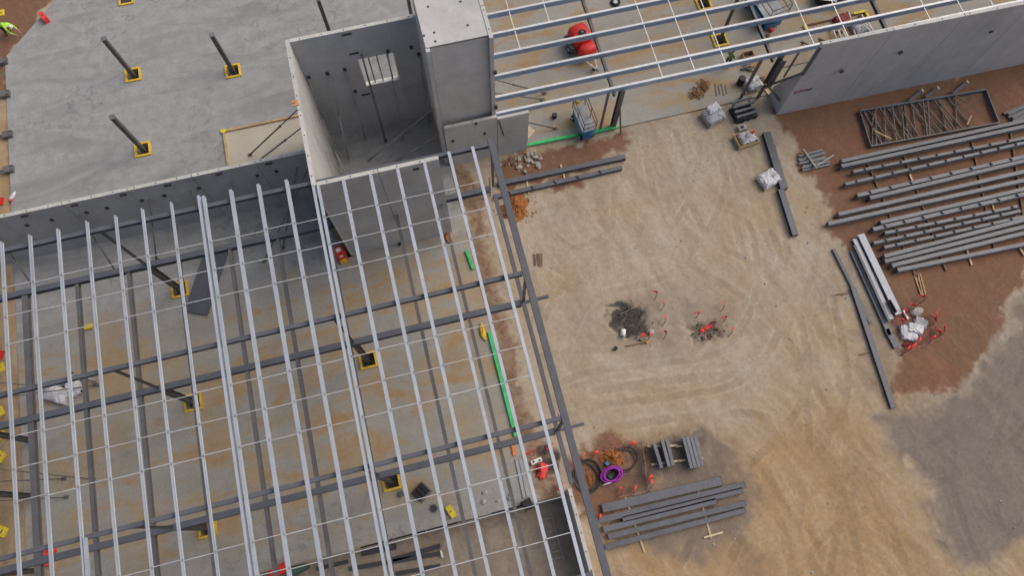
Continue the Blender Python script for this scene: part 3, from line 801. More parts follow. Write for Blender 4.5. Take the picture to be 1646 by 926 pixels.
part('post', 'prop_steel', lambda m: m.bar((q[0], 21.3, 0), (q[0], 21.3, 4.02), 0.14, 0.14), er)
part('post', 'low_steel', lambda m: m.ibeam((21.45, 21.05, 1.35), (21.45, 21.05, 4.02), 0.42, 0.36), er)
part('post', 'low_steel', lambda m: m.bar((21.3, 21.05, 0.0), (21.3, 21.05, 1.35), 0.14, 0.14), er)
a, b = (21.58, 1.62), (23.40, 1.89)
part('portal_beam', 'low_steel', lambda m: m.bar((21.45, 21.0, 1.38), (22.04, 19.72, 4.3), 0.12, 0.13), er)
a, b = (20.33, 3.90), (21.62, 1.75)
part('brace', 'prop_steel', lambda m: m.bar((*(22.04, 20.01), 1.0), (21.45, 20.9, 1.5), 0.11, 0.11), er)
a, b = (21.91, 4.52), (22.04, 6.73)
part('post', 'low_steel', lambda m: m.bar((22.02, 19.62, 4.3), (22.02, 19.62, 6.85), 0.13, 0.13), er)
part('post', 'low_steel', lambda m: m.bar((22.6, 21.3, 1.45), (22.6, 21.3, 3.9), 0.09, 0.09), er)
part('portal_beam', 'low_steel', lambda m: m.bar((21.6, 21.3, 2.6), (24.0, 21.3, 2.6), 0.06, 0.06), er)

# ------------------------------------------------------------------ columns on the north slab and yellow pit frames
def pit_edging(c, label, z=0.0):
    t = thing('pit_edging', label, 'edging', (c[0], c[1], z), 'yellow frames round column pits')
    s = PIT + 0.06
    for k, (dx, dy, lx, ly) in enumerate(((0, s, 2 * s + 0.12, 0.12), (0, -s, 2 * s + 0.12, 0.12), (s, 0, 0.12, 2 * s - 0.125), (-s, 0, 0.12, 2 * s - 0.125))):
        j = rnd.uniform(-0.012, 0.012)
        MB().box((c[0] + dx + j, c[1] + dy + j, z + 0.045), (lx, ly, 0.09)).build('board', 'yellow_paint', t)
    return t
for (c, h, la) in (((-16.28, 32.00), 3.6, 'upper one on the left of the clean slab'), ((-10.16, 30.78), 3.6, 'lone one near the middle of the clean slab'), ((-16.16, 26.56), 3.7, 'lower one on the left of the clean slab')):
    t = thing('steel_column', 'free-standing dark steel column, ' + la, 'column', (c[0], c[1], -0.5), 'free-standing columns on the clean slab')
    MB().bar((c[0], c[1], -0.46), (c[0], c[1], h), 0.23, 0.23).build('shaft', 'column_steel', t)
    MB().box((c[0], c[1], -0.48), (0.55, 0.55, 0.04)).build('base_plate', 'column_steel', t)
    MB().box((c[0], c[1], h + 0.012), (0.3, 0.3, 0.022)).build('cap_plate', 'yard_steel', t)
    pit_edging(c, 'yellow edging at a column foot, ' + la)
pit_edging((-16.21, 37.90), 'yellow frame cut by the top edge of the picture on the left')
MB().box((*(-16.21, 37.90), 0.012), (0.7, 0.7, 0.02)).build('pit_dark_plate', 'dark_insert', label='dark plate standing in for the pit inside the yellow frame at the top edge', cat='cover')  # flat dark plate in place of a shaded pit cut into the slab
for i, (b_, h) in enumerate((((-3.52, 30.01), 5.6), ((1.49, 30.70), 4.6))):
    t = thing('steel_column', ('dark steel column rising behind the tower wall, left one', 'dark steel column rising just left of the shaft roof')[i], 'column', (*b_, 0), 'columns behind the tower')
    MB().bar((*b_, 0.02), (*b_, h), 0.2, 0.2).build('shaft', 'column_steel', t)
    MB().box((*b_, 0.01), (0.4, 0.4, 0.02)).build('base_plate', 'column_steel', t)
names = {(-14.95, 17.05): 'beside the dark panel stack', (-14.95, 10.45): 'right of the white sacks', (-14.95, 3.78): 'low on the left of the muddy slab', (-5.33, 17.05): 'hidden behind the tower south wall foot', (-5.33, 10.45): 'in the middle of the muddy slab', (-5.33, 3.78): 'left of the black box'}
for x in GRID_X:
    for y in GRID_Y:
        if (x, y) != (-5.33, 17.05): pit_edging((x, y), 'yellow frame round a column pit ' + names[(x, y)])
for c, la in ((pits_e[0], 'nearer'), (pits_e[1], 'farther')):
    pit_edging(c, 'yellow pit frame under the east roof, the %s one' % la)
    t = thing('steel_column', 'dark steel column in the %s yellow pit under the east roof' % la, 'column', (c[0], c[1], -0.5), 'columns under the east roof')
    MB().bar((c[0], c[1], -0.46), (c[0], c[1], 3.9), 0.15, 0.15).build('shaft', 'column_steel', t)
    MB().box((c[0], c[1], -0.48), (0.4, 0.4, 0.04)).build('base_plate', 'column_steel', t)
for i, p in enumerate(((-23.55, 10.59), (-23.68, 7.72))):
    o = thing('edge_plate', 'yellow edge plate on the far left slab edge, %s one' % ('upper', 'lower')[i], 'plate', (*p, 0), 'yellow plates on the slab edge')
    MB().box((p[0] + 0.1, p[1], 0.06), (0.12, 0.95, 0.12)).build('plate', 'yellow_paint', o)

# sand-filled set-down beside the tower with yellow edging
sd = thing('sand_bed', 'pale sand-filled set-down beside the tower', 'sand', (-7.5, 22.5, 0))
c0, c1, c2 = (-11.20, 26.53), (-6.62, 26.43), (-11.13, 24.11)
MB().prism([(c0[0], 21.23), (-5.17, 21.23), (-5.17, c0[1]), (c0[0], c0[1])], 0.002, 0.006).build('sand', 'sand_fill', sd)
yb = thing('timber_edge', 'yellow timber edging round the pale sand beside the tower', 'timber', (c0[0], c0[1], 0))
MB().bar((c0[0] - .1, c0[1] + .06, 0.07), (-5.18, c0[1] + .06, 0.07), 0.12, 0.13).build('board', 'timber', yb)
MB().bar((c0[0] - .06, 21.24, 0.07), (c0[0] - .06, c0[1] - .005, 0.07), 0.12, 0.13).build('board', 'timber', yb)
MB().box((c0[0] - .05, c0[1] + .06, 0.15), (0.3, 0.26, 0.03)).build('corner_block', 'yellow_plastic', yb)

# green foam strips on slab edges
for a, b, la in (((6.45, 21.26), (12.15, 21.14), 'bright green strip along the front edge under the east roof'), ((1.52, 10.40), (1.56, 4.44), 'long bright green strip on the east edge of the muddy slab'), ((1.38, 15.42), (1.51, 14.21), 'short bright green strip near the tower corner')):
    t = thing('foam_strip', la, 'strip', (*a, 0), 'green foam strips on slab edges')
    h = 0.14
    MB().bar((*a, 0.006 + h / 2), (*b, 0.006 + h / 2), 0.17, h).build('strip', 'green_foam', t)

# ------------------------------------------------------------------ raking props
def prop(label, foot, head, mt='prop_steel', r=0.045, group='raking props'):
    t = thing('raking_prop', label, 'prop', (foot[0], foot[1], 0.0), group)
    f = Vector((foot[0], foot[1], 0.05)); h = Vector(head)
    m = f.lerp(h, 0.55)
    MB().tube([f, m], r, 8).build('outer_tube', mt, t)
    MB().tube([m, h], r * 0.75, 8).build('inner_tube', mt, t)
    MB().box((f.x, f.y, 0.022), (0.26, 0.2, 0.04), math.atan2(h.y - f.y, h.x - f.x)).build('foot_plate', mt, t)
    MB().box(tuple(m), (0.12, 0.12, 0.12)).build('collar', mt, t)
def yp3(xz, y): return (xz[0], y, xz[1])
prop('dark prop leaning on the tower from the west, upper one', (-9.93, 24.64), (-5.18, 24.0, 5.2))
prop('dark prop leaning on the tower from the west, middle one', (-9.64, 24.01), (-5.18, 22.9, 5.0))
prop('dark prop leaning on the tower from the west, lower one', (-8.15, 23.90), (-5.18, 21.9, 3.4))
T_ = [((-4.95, 23.11), (-4.79, 6.06)), ((-4.18, 22.92), (-3.67, 5.96)), ((-2.95, 24.01), (-2.84, 6.06)), ((-1.80, 23.60), (-1.72, 7.16)), ((-0.74, 23.47), (-0.39, 6.83)), ((1.05, 24.23), (1.23, 6.07))]
for i, (f_, h_) in enumerate(T_):
    prop('prop inside the tower leaning on its north wall, %s from the left' % ORD[i], f_, yp3(h_, 24.70), 'prop_steel' if i == 3 else 'prop_pale', 0.065 if i == 3 else 0.045)
for i, (f_, h_) in enumerate((((-3.08, 22.52), (22.9, 3.6)), ((-1.44, 22.12), (21.8, 2.6)))):
    prop('prop inside the tower slanting to the shaft, %s one' % ('upper', 'lower')[i], f_, (1.38, h_[0], h_[1]), 'prop_pale')
for i, (f_, x, z) in enumerate((((-18.37, 19.00), -18.3, 3.75), ((-22.80, 18.83), -22.6, 3.75), ((-16.05, 19.17), -14.6, 3.75), ((-12.89, 18.79), -12.4, 3.75), ((-11.22, 18.85), -10.2, 3.75), ((-8.90, 18.12), -6.6, 3.75), ((-10.06, 17.61), -5.9, 3.75))):
    prop('prop under the purlins leaning on the long west wall, %s from the left' % ORD[(1, 0, 2, 3, 4, 6, 5)[i]], f_, (x, 20.97, z))
for i, (f_, h_) in enumerate((((8.48, 21.96), (4.68, 21.9, 3.2)), ((8.23, 24.14), (4.68, 23.3, 3.4)), ((8.49, 24.53), (4.68, 24.2, 3.6)))):
    prop('prop under the east roof leaning on the shaft, %s one' % ('front', 'middle', 'rear')[i], f_, h_)
for i, (f_, h_) in enumerate((((-21.76, 12.93), (-24.6, 13.4, 3.5)), ((-21.95, 8.03), (-24.6, 8.3, 3.2)), ((-20.47, 7.63), (-24.0, 8.9, 3.6)), ((-21.88, 7.05), (-24.6, 7.4, 2.6)), ((-20.01, 12.64), (-24.4, 12.2, 3.4)))):
    prop('thin prop on the far left of the muddy slab, %s counted from the top' % ORD[(0, 3, 2, 4, 1)[i]], f_, h_, 'prop_steel', 0.03)

# slim posts standing in the trench below the tower corner
for i, (p, h) in enumerate((((2.07, 18.75), 1.6), ((2.61, 18.78), 1.5), ((3.15, 18.48), 1.9), ((3.56, 18.63), 2.1))):
    t = thing('trench_post', 'slim pale post in the trench below the shaft, %s from the left' % ORD[i], 'post', (*p, -0.2), 'posts in the trench')
    MB().bar((*p, -0.2), (*p, h), 0.07, 0.07).build('post', 'prop_pale', t)
    MB().box((*p, h + 0.01), (0.11, 0.11, 0.02)).build('cap', 'prop_steel', t)
for i, (f_, h_) in enumerate((((-4.2, 20.4), (-4.93, 23.6, 4.2)), ((-3.6, 19.2), (-4.93, 21.4, 4.0)))):
    prop('prop inside the tower leaning on its west wall, %s one' % ('upper', 'lower')[i], f_, h_, 'prop_pale')
# ------------------------------------------------------------------ steel lying in the yard
GZ = -0.1
def gz(x, y):
    i = int(np.clip(np.searchsorted(GX, x), 1, len(GX) - 1)); j = int(np.clip(np.searchsorted(GY, y), 1, len(GY) - 1))
    return float(ZZ[j - 1:j + 1, i - 1:i + 1].max())

def steel_beam(label, a, b, w=0.26, h=0.26, z=GZ, mt='yard_steel', group=None, cleats=0, shape='i', name='steel_beam'):
    """rolled section on bearers; a, b in plan; z is its underside"""
    t = thing(name, label, 'steel beam', (*a, z), group)
    p, q = Vector((*a, z + h / 2)), Vector((*b, z + h / 2))
    m = MB()
    if shape == 'i': m.ibeam(p, q, w, h, 0.022)
    elif shape == 'c': m.chan(p, q, w, h, 0.014)
    else: m.bar(p, q, w, h)
    m.build('section', mt, t)
    d = (q - p).normalized(); L = (q - p).length; r = Vector((d.y, -d.x, 0))
    if cleats:
        u = cleats * 0.6
        while u < L - 0.2:
            c = p + d * u
            e = MB(); e.box(tuple(c + Vector((0, 0, h / 2 + 0.05))), (0.02, w * 0.9, 0.1), math.atan2(d.y, d.x) + 0.5)
            e.build('cleat', 'yard_steel_dark', t)
            u += cleats
    for s, c in ((-1, p), (1, q)):
        e = MB(); e.box(tuple(c + d * (s * 0.012)), (0.02, w + 0.04, h + 0.03), math.atan2(d.y, d.x))
        e.build('end_plate', 'yard_steel_dark', t)
    return t

LONG = [  # left end, a point further right on the same beam, cleats
    ((24.57, 15.55), (36.83, 15.45), 0, 13.2), ((24.44, 15.24), (36.65, 15.09), 0, 13.2), ((24.99, 14.72), (35.86, 14.35), 1.15, 11.2), ((24.21, 14.06), (36.14, 14.06), 1.15, 12.4),
    ((24.62, 13.20), (35.72, 13.20), 1.3, 12.6), ((25.28, 12.87), (35.58, 12.93), 0, 12.6), ((23.08, 12.33), (35.26, 12.27), 0, 13.0), ((22.28, 11.91), (35.00, 11.74), 0, 13.4),
    ((25.28, 11.25), (34.74, 11.21), 0, 12.4), ((24.68, 10.95), (34.59, 10.91), 1.2, 12.4), ((25.26, 10.57), (33.66, 10.26), 1.2, 8.3), ((24.38, 10.14), (33.71, 9.96), 1.2, 9.2),
    ((24.87, 9.74), (33.93, 9.57), 1.2, 12.0), ((24.66, 9.23), (33.84, 9.39), 0, 12.0), ((24.57, 8.93), (33.64, 8.99), 0, 12.0), ((24.86, 8.59), (33.46, 8.62), 0, 12.0), ((25.06, 8.26), (33.14, 7.97), 0, 12.0)]
for i, (a, b, cl, L) in enumerate(LONG):
    a = Vector(a); d = (Vector(b) - a).normalized(); b = a + d * L
    thin = i in (2, 3, 10, 11, 12)
    steel_beam('long grey steel beam in the yard, %s counted down from the wall%s' % (ORD[i], ', with upright cleats' if cl else ''), tuple(a), tuple(b), 0.17 if thin else 0.22, 0.36, GZ + 0.10, 'yard_steel', 'long beams stacked in the yard', cl)
# bearers under the long beams
for i, (a, b) in enumerate((((26.28, 15.39), (26.14, 7.80)), ((28.63, 15.16), (28.00, 7.61)), ((33.14, 15.29), (31.27, 8.04)), ((35.79, 15.40), (33.27, 7.74)))):
    t = thing('timber_bearer', 'timber bearer under the long yard beams, %s from the left' % ORD[i], 'timber', (*a, GZ), 'bearers under the long beams')
    MB().bar((*a, GZ + 0.035), (*b, GZ + 0.035), 0.1, 0.125).build('timber', 'timber_brown', t)
for i, (a, b) in enumerate((((28.44, 13.87), (28.43, 13.40)), ((29.71, 8.50), (29.59, 7.58)), ((32.77, 7.86), (32.84, 7.37)), ((32.43, 10.81), (32.31, 10.22)))):
    t = thing('timber_offcut', 'short pale timber sticking out between the long beams, %s from the left' % ORD[(0, 1, 3, 2)[i]], 'timber', (*a, GZ), 'short timbers among the long beams')
    MB().bar((*a, GZ + 0.06), (*b, GZ + 0.06), 0.09, 0.08).build('timber', 'timber_pale', t)

# pair of box sections lying on the sand
steel_beam('upper of two dark box beams end to end on the sand', (20.92, 18.51), (20.64, 14.73), 0.46, 0.3, GZ + 0.02, 'yard_steel_dark', 'box beams on the sand', shape='i')
steel_beam('lower of two dark box beams end to end on the sand', (20.43, 14.69), (20.23, 11.77), 0.36, 0.28, GZ + 0.02, 'yard_steel_dark', 'box beams on the sand', shape='i')
for i, (a, b) in enumerate((((20.76, 17.63), (21.28, 17.63)), ((20.63, 16.61), (21.20, 16.64)))):
    t = thing('timber_bearer', 'small bearer under the upper dark box beam, %s' % ('upper', 'lower')[i], 'timber', (*a, GZ), 'bearers under the box beams')
    MB().bar((*a, GZ + 0.01), (*b, GZ + 0.01), 0.08, 0.06).build('timber', 'timber_brown', t)

# two long beams beside the brown trench
steel_beam('upper of two long dark beams near the orange soil heap', (4.18, 19.12), (12.01, 19.03), 0.3, 0.25, GZ + 0.06, 'yard_steel_dark', 'beams near the soil heap')
steel_beam('lower of two long dark beams near the orange soil heap', (3.84, 18.36), (11.62, 18.40), 0.26, 0.22, GZ + 0.06, 'yard_steel_dark', 'beams near the soil heap', 1.4)
for i, (a, b) in enumerate((((8.16, 19.55), (8.15, 18.52)), ((5.94, 19.24), (5.81, 18.13)))):
    t = thing('timber_bearer', 'pale bearer under the two dark beams, %s' % ('right one', 'left one')[i], 'timber', (*a, GZ), 'bearers under the dark beams')
    MB().bar((*a, GZ + 0.03), (*b, GZ + 0.03), 0.09, 0.08).build('timber', 'timber_pale', t)

# stack at the bottom centre
BOT = [((5.04, -0.24), (11.48, -0.42), 0.42, 0.2, 'wide flat'), ((4.58, -0.76), (12.57, -0.89), 0.3, 0.3, 'second'), ((5.89, -1.02), (12.34, -1.12), 0.28, 0.3, 'shorter third'), ((4.78, -1.25), (10.84, -1.30), 0.28, 0.3, 'fourth'), ((4.93, -1.64), (12.28, -1.79), 0.26, 0.28, 'fifth'), ((4.63, -2.09), (12.17, -2.11), 0.24, 0.28, 'lowest')]
for i, (a, b, w, h, la) in enumerate(BOT):
    steel_beam('%s dark steel beam of the stack at the bottom centre' % la, a, b, w, h, GZ + 0.06, 'yard_steel_dark', 'beams stacked at the bottom centre')
for i, (a, b) in enumerate((((10.19, -0.36), (10.08, -3.02)), ((6.37, 0.01), (6.54, -2.85)))):
    t = thing('timber_bearer', 'pale timber bearer under the bottom stack, %s' % ('right one', 'left one')[i], 'timber', (*a, GZ), 'bearers under the bottom stack')
    MB().bar((*a, GZ + 0.02), (*b, GZ + 0.02), 0.09, 0.075).build('timber', 'timber_pale', t)
t = thing('timber_stick', 'pale stick crossing the end of a bearer at the bottom', 'timber', (*(10.20, -2.86), GZ))
MB().bar((*(9.71, -2.89), GZ + 0.09), (*(10.74, -2.87), GZ + 0.09), 0.08, 0.05).build('timber', 'timber_pale', t)

# two bundles of short sections on bearers
def bundle(label, bars, w, h, mt, bearers, lift=0.22):
    t = thing('section_bundle', label, 'steel bundle', (*bars[0][0], GZ), 'short steel bundles')
    for k, (a, b) in enumerate(bars):
        m = MB(); m.chan((*a, GZ + lift + h / 2 + 0.004 * k), (*b, GZ + lift + h / 2 + 0.004 * k), w, h, 0.02); m.build('section', mt, t)
        m = MB(); m.chan((*a, GZ + lift + h * 1.5 + 0.01 + 0.004 * k), (*b, GZ + lift + h * 1.5 + 0.01 + 0.004 * k), w, h, 0.02); m.build('section', mt, t)
    for a, b in bearers:
        MB().bar((*a, GZ + lift / 2 - .02), (*b, GZ + lift / 2 - .02), 0.1, lift).build('bearer', 'timber_pale', t)
bundle('left bundle of short dark channels beside the dark soil', [((8.54, 2.28), (8.55, 0.97)), ((9.01, 2.33), (8.95, 0.94)), ((9.25, 2.30), (9.17, 0.95))], 0.17, 0.2, 'yard_steel', (((8.25, 2.22), (9.82, 1.89)), ((8.16, 1.27), (9.77, 1.10))))
bundle('right bundle of four short grey channels', [((10.13, 2.19), (10.05, 0.57)), ((10.33, 2.17), (10.25, 0.55)), ((10.54, 2.15), (10.45, 0.53)), ((10.74, 2.14), (10.64, 0.58))], 0.17, 0.22, 'yard_steel', (((9.73, 1.85), (10.94, 1.68)), ((9.63, 1.10), (10.91, 0.95))), 0.26)

# silver channels and long dark strips near the taped pit
t = thing('channel_bundle', 'bundle of silver and dark channels left of the taped white rubble', 'steel bundle', (*(23.74, 8.51), GZ))
for k, (a, b, w, z, mt) in enumerate((((23.90, 10.86), (24.12, 5.80), 0.40, 0.30, 'silver_bundle'), ((23.52, 10.71), (23.68, 5.65), 0.26, 0.16, 'silver_bundle'), ((23.27, 10.29), (23.40, 5.53), 0.14, 0.34, 'yard_steel_dark'), ((23.11, 10.09), (23.25, 4.82), 0.22, 0.10, 'yard_steel'), ((23.86, 6.70), (23.95, 5.92), 0.06, 0.48, 'black_rubber'), ((23.26, 5.19), (23.37, 4.05), 0.36, 0.10, 'yard_steel_dark'))):
    m = MB(); m.chan((*a, GZ + z), (*b, GZ + z), w, 0.16, 0.02); m.build('channel', mt, t)
for k, (a, b) in enumerate((((23.06, 9.31), (23.73, 9.42)), ((23.06, 8.37), (23.72, 8.48)), ((23.10, 6.97), (23.90, 7.07)), ((23.05, 4.87), (23.76, 4.95)))):
    MB().bar((*a, GZ + 0.02), (*b, GZ + 0.02), 0.09, 0.09).build('bearer', 'timber_brown', t)
steel_beam('thin dark strip tapering along the edge of the sand', (22.15, 10.41), (22.51, 5.75), 0.18, 0.12, GZ + 0.02, 'yard_steel_dark', None, shape='b')
steel_beam('long dark strip below the taped white rubble, its end on grey ground', (22.34, 7.92), (21.84, 0.99), 0.30, 0.16, GZ + 0.02, 'yard_steel_dark', None)
for i, (a, b) in enumerate((((21.30, 7.79), (21.95, 7.71)), ((21.23, 4.18), (21.79, 4.19)))):
    t = thing('timber_bearer', 'small dark stick left of the long strips, %s' % ('upper', 'lower')[i], 'timber', (*a, GZ), 'sticks beside the long strips')
    MB().bar((*a, GZ + 0.03), (*b, GZ + 0.03), 0.06, 0.06).build('timber', 'timber_brown', t)
# three timber sticks
for i, (a, b) in enumerate((((26.10, 7.69), (26.01, 6.63)), ((26.35, 7.83), (26.09, 6.53)), ((26.47, 7.84), (26.27, 6.60)))):
    t = thing('timber_stick', 'pale timber stick below the long beams, %s of three' % ('left', 'middle', 'right')[i], 'timber', (*a, GZ), 'three timber sticks')
    MB().bar((*a, GZ + 0.04), (*b, GZ + 0.04), 0.06, 0.06).build('timber', 'timber', t)

# truss-like frames stacked by the wall
t = thing('lattice_frame', 'rectangular dark lattice frame stack lying beside the east wall', 'steel frame', (*(30.64, 17.11), GZ))
c = [(27.08, 18.62), (35.37, 18.15), (35.13, 15.78), (26.80, 16.14)]
for k in range(4):
    MB().bar((*c[k], GZ + 0.15), (*c[(k + 1) % 4], GZ + 0.15), 0.11 if k == 0 else 0.06, 0.26).build('chord', 'yard_steel_dark' if k != 2 else 'yard_steel', t)
def lerp2(a, b, u): return (a[0] + (b[0] - a[0]) * u, a[1] + (b[1] - a[1]) * u)
for k, (u0, u1, mt) in enumerate(((0.04, 0.10, 'yard_steel'), (0.13, 0.05, 'yard_steel_dark'), (0.2, 0.12, 'yard_steel_dark'), (0.26, 0.2, 'yard_steel_dark'), (0.3, 0.38, 'yard_steel_dark'), (0.36, 0.3, 'yard_steel_dark'), (0.42, 0.36, 'yard_steel_dark'), (0.46, 0.56, 'yard_steel_dark'), (0.5, 0.44, 'yard_steel_dark'), (0.58, 0.66, 'yard_steel_dark'), (0.64, 0.6, 'yard_steel'), (0.7, 0.8, 'yard_steel_dark'), (0.24, 0.3, 'yard_steel_dark'), (0.16, 0.24, 'yard_steel_dark'), (0.33, 0.26, 'yard_steel_dark'), (0.08, 0.16, 'p'), (0.22, 0.34, 'p'), (0.4, 0.5, 'p'), (0.54, 0.46, 'p'), (0.6, 0.72, 'p'), (0.11, 0.02, 'p'), (0.76, 0.68, 'p'), (0.48, 0.62, 'p'))):
    a, b = lerp2(c[0], c[1], u0), lerp2(c[3], c[2], u1)
    z = GZ + 0.08 + 0.035 * (k % 5)
    MB().bar((*a, z), (*b, z), 0.06, 0.06).build('web_member', mt if mt == 'yard_steel' else 'prop_steel', t)
for k, (a, b, mt) in enumerate((((28.11, 18.50), (27.54, 17.74), 'timber_brown'), ((27.37, 17.02), (28.12, 16.26), 'timber'), ((33.17, 18.18), (33.71, 17.59), 'timber_brown'), ((33.59, 16.61), (33.05, 16.07), 'timber'))):
    o = thing('timber_offcut', 'pale timber piece lying on the lattice frame, %s from the left' % ORD[k], 'timber', (*a, GZ + 0.32), 'timber on the lattice frame')
    MB().bar((*a, GZ + 0.35), (*b, GZ + 0.35), 0.09, 0.06).build('timber', mt, o)
for k, (a, b) in enumerate((((30.33, 18.51), (31.49, 19.05)), ((31.43, 18.51), (32.52, 18.98)), ((33.21, 18.35), (34.51, 18.96)))):
    o = thing('loose_plate', 'dark plate leaning against the lattice frame, %s from the left' % ORD[k], 'steel plate', (*a, GZ), 'plates by the lattice frame')
    MB().bar((*a, GZ + 0.26), (*b, GZ + 0.16), 0.2, 0.06).build('plate', 'yard_steel_dark', o)
    MB().box((*b, GZ + 0.12), (0.12, 0.22, 0.24)).build('block', 'timber_pale', o)

# loose bundles and pallets
def bars_heap(label, c, L, n, spread, ang, mt, seed, r=0.05, cross=()):
    t = thing('bar_heap', label, 'steel bundle', (*c, GZ))
    q = random.Random(seed)
    for k in range(n):
        off = (k / (n - 1) - 0.5) * spread
        an = ang + q.uniform(-0.06, 0.06)
        cx = c[0] - math.sin(ang) * off; cy = c[1] + math.cos(ang) * off
        l = L * q.uniform(0.75, 1.05) / 2
        z = GZ + r + (k % 2) * r * 1.8
        MB().bar((cx - math.cos(an) * l, cy - math.sin(an) * l, z), (cx + math.cos(an) * l, cy + math.sin(an) * l, z), r * 1.9, r * 1.9).build('bar', mt, t)
    for a, b in cross:
        MB().bar((*a, GZ + r * 5.2), (*b, GZ + r * 5.2), r * 1.5, r * 1.5).build('bar', 'prop_pale', t)
    return t
bars_heap('heap of short dark bars with crossed rods left of the long beams', (23.10, 16.13), 1.95, 8, 0.95, 0.02, 'yard_steel', 3, 0.06, (((22.66, 16.89), (22.98, 15.51)), ((23.08, 15.66), (24.33, 16.09))))
bars_heap('small heap of dark rods on the slab by the east opening', (19.32, 22.16), 0.85, 8, 0.75, 1.4, 'yard_steel_dark', 4, 0.035)
bars_heap('little heap of dark rods on the sand right of the frame', (5.29, 13.94), 0.8, 5, 0.45, 1.3, 'timber_brown', 5, 0.025)
bars_heap('dark stacked sections cut by the right edge of the picture', (36.69, 16.03), 1.6, 7, 0.9, 0.2, 'yard_steel_dark', 8, 0.08)

def pallet(par, c, sx, sy, rz, z):
    R = Matrix.Rotation(rz, 3, 'Z')
    for k in range(3):
        p = R @ Vector((0, (k - 1) * (sy / 2 - 0.06), 0.05)) + Vector((*c, z)); MB().box(tuple(p), (sx, 0.1, 0.1), rz).build('stringer', 'timber', par)
    for k in range(6):
        p = R @ Vector(((k / 5 - 0.5) * (sx - 0.1), 0, 0.112)) + Vector((*c, z)); MB().box(tuple(p), (0.1, sy, 0.022), rz).build('deck_board', 'timber', par)

def crumpled(par, c, sx, sy, h, rz, z, mt, seed, name='wrap', top=0.8):
    """box-like load under crumpled sheeting"""
    m = MB(); n = 8; q = np.random.default_rng(seed)
    R = Matrix.Rotation(rz, 3, 'Z')
    prof_ = [(1.02, 0.0), (1.03, 0.35), (1.0, 0.8), (top, 1.0), (top * 0.5, 1.04)]
    vv = []; ring = 4 * n
    for s, hh in prof_:
        for k in range(ring):
            e, u = divmod(k, n); u = u / n * 2 - 1
            x, y = ((u, -1), (1, u), (-u, 1), (-1, -u))[e]
            j = q.uniform(-0.05, 0.05)
            p = R @ Vector((x * sx / 2 * s + j, y * sy / 2 * s + q.uniform(-.05, .05), 0))
            vv.append((c[0] + p.x, c[1] + p.y, z + h * hh + (q.uniform(-.07, .07) * h if hh > 0.3 else 0)))
    fs = [(r * ring + k, r * ring + (k + 1) % ring, (r + 1) * ring + (k + 1) % ring, (r + 1) * ring + k) for r in range(len(prof_) - 1) for k in range(ring)]
    fs.append(tuple(range((len(prof_) - 1) * ring, len(prof_) * ring)))
    m.add(vv, fs)
    return m.build(name, mt, par)

c = (18.06, 20.43); t = thing('wrapped_pallet', 'grey plastic-wrapped pallet at the slab edge', 'pallet', (*c, GZ))
pallet(t, c, 1.2, 1.1, 0.3, GZ); crumpled(t, (c[0] + .05, c[1] - .02), 1.15, 1.0, 0.5, 0.3, GZ + .125, 'grey_plastic', 2); crumpled(t, (c[0] + 0.05, c[1] + 0.28), 0.75, 0.5, 0.25, 0.3, GZ + .6, 'white_plastic', 3, 'sack')
c = (20.02, 20.31); t = thing('frame_stack', 'stack of dark steel trestles beside the grey wrapped pallet', 'steel frame', (*c, GZ))
for k in range(4):
    y = c[1] - 0.5 + k * 0.34
    MB().bar((c[0] - 0.68, y, GZ + 0.62), (c[0] + 0.68, y + 0.1, GZ + 0.62), 0.12, 0.12).build('rail', 'yard_steel', t)
for s in (-1, 1):
    for k in range(3):
        MB().bar((c[0] + s * 0.5, c[1] - 0.5 + k * 0.45, GZ), (c[0] + s * 0.5, c[1] - 0.45 + k * 0.45, GZ + 0.56), 0.1, 0.1).build('leg', 'yard_steel_dark', t)
crumpled(t, (c[0], c[1] - 0.1), 1.3, 1.0, 0.42, 0.05, GZ, 'black_rubber', 5, 'dark_load'); crumpled(t, (c[0] + 0.55, c[1] - 0.35), 0.4, 0.4, 0.5, 0.05, GZ, 'yard_steel_dark', 6, 'dark_load')
c = (19.60, 19.24); t = thing('gearbox_block', 'small grey block with a dark hole between two pallets', 'block', (*c, GZ))
MB().box((c[0], c[1], GZ + 0.15), (0.5, 0.36, 0.3), 0.1).build('body', 'rubble', t); MB().cyl((c[0] - .02, c[1], GZ + 0.29), 0.11, 0.03, 12).build('opening', 'dark_insert', t)
c = (19.55, 18.41); t = thing('timber_crate', 'open timber crate with white bags and a red box', 'crate', (*c, GZ))
pallet(t, c, 1.3, 0.9, 0.1, GZ)
for dx, dy, sx, sy in ((0, -.44, 1.3, .04), (0, .44, 1.3, .04), (-.63, 0, .04, .84), (.63, 0, .04, .84)): MB().box((c[0] + dx - dy * .1, c[1] + dy + dx * .1, GZ + 0.28), (sx, sy, 0.28), 0.1).build('side_board', 'timber', t)
o = thing('bag_heap', 'white bags lying in the open timber crate', 'bags', (c[0], c[1], GZ + .13)); crumpled(o, (c[0] + .08, c[1] + .03), 0.95, 0.72, 0.4, 0.1, GZ + .13, 'white_plastic', 9, 'bag'); MB().blob((c[0] - .2, c[1] - .12, GZ + .52), (.25, .14, .08), 4, .3).build('bag', 'grey_plastic', o); MB().blob((c[0] + .1, c[1] + .1, GZ + .55), (.2, .16, .08), 5, .3).build('bag', 'grey_plastic', o)
o = thing('red_box', 'small red box on the white bags in the crate', 'box', (c[0] + .4, c[1] + .22, GZ + .5)); MB().box((c[0] + .42, c[1] + .22, GZ + .58), (.22, .2, .12), .4).build('body', 'red_paint', o); MB().box((c[0] + .42, c[1] + .22, GZ + .65), (.12, .04, .03), .4).build('handle', 'dark_insert', o)
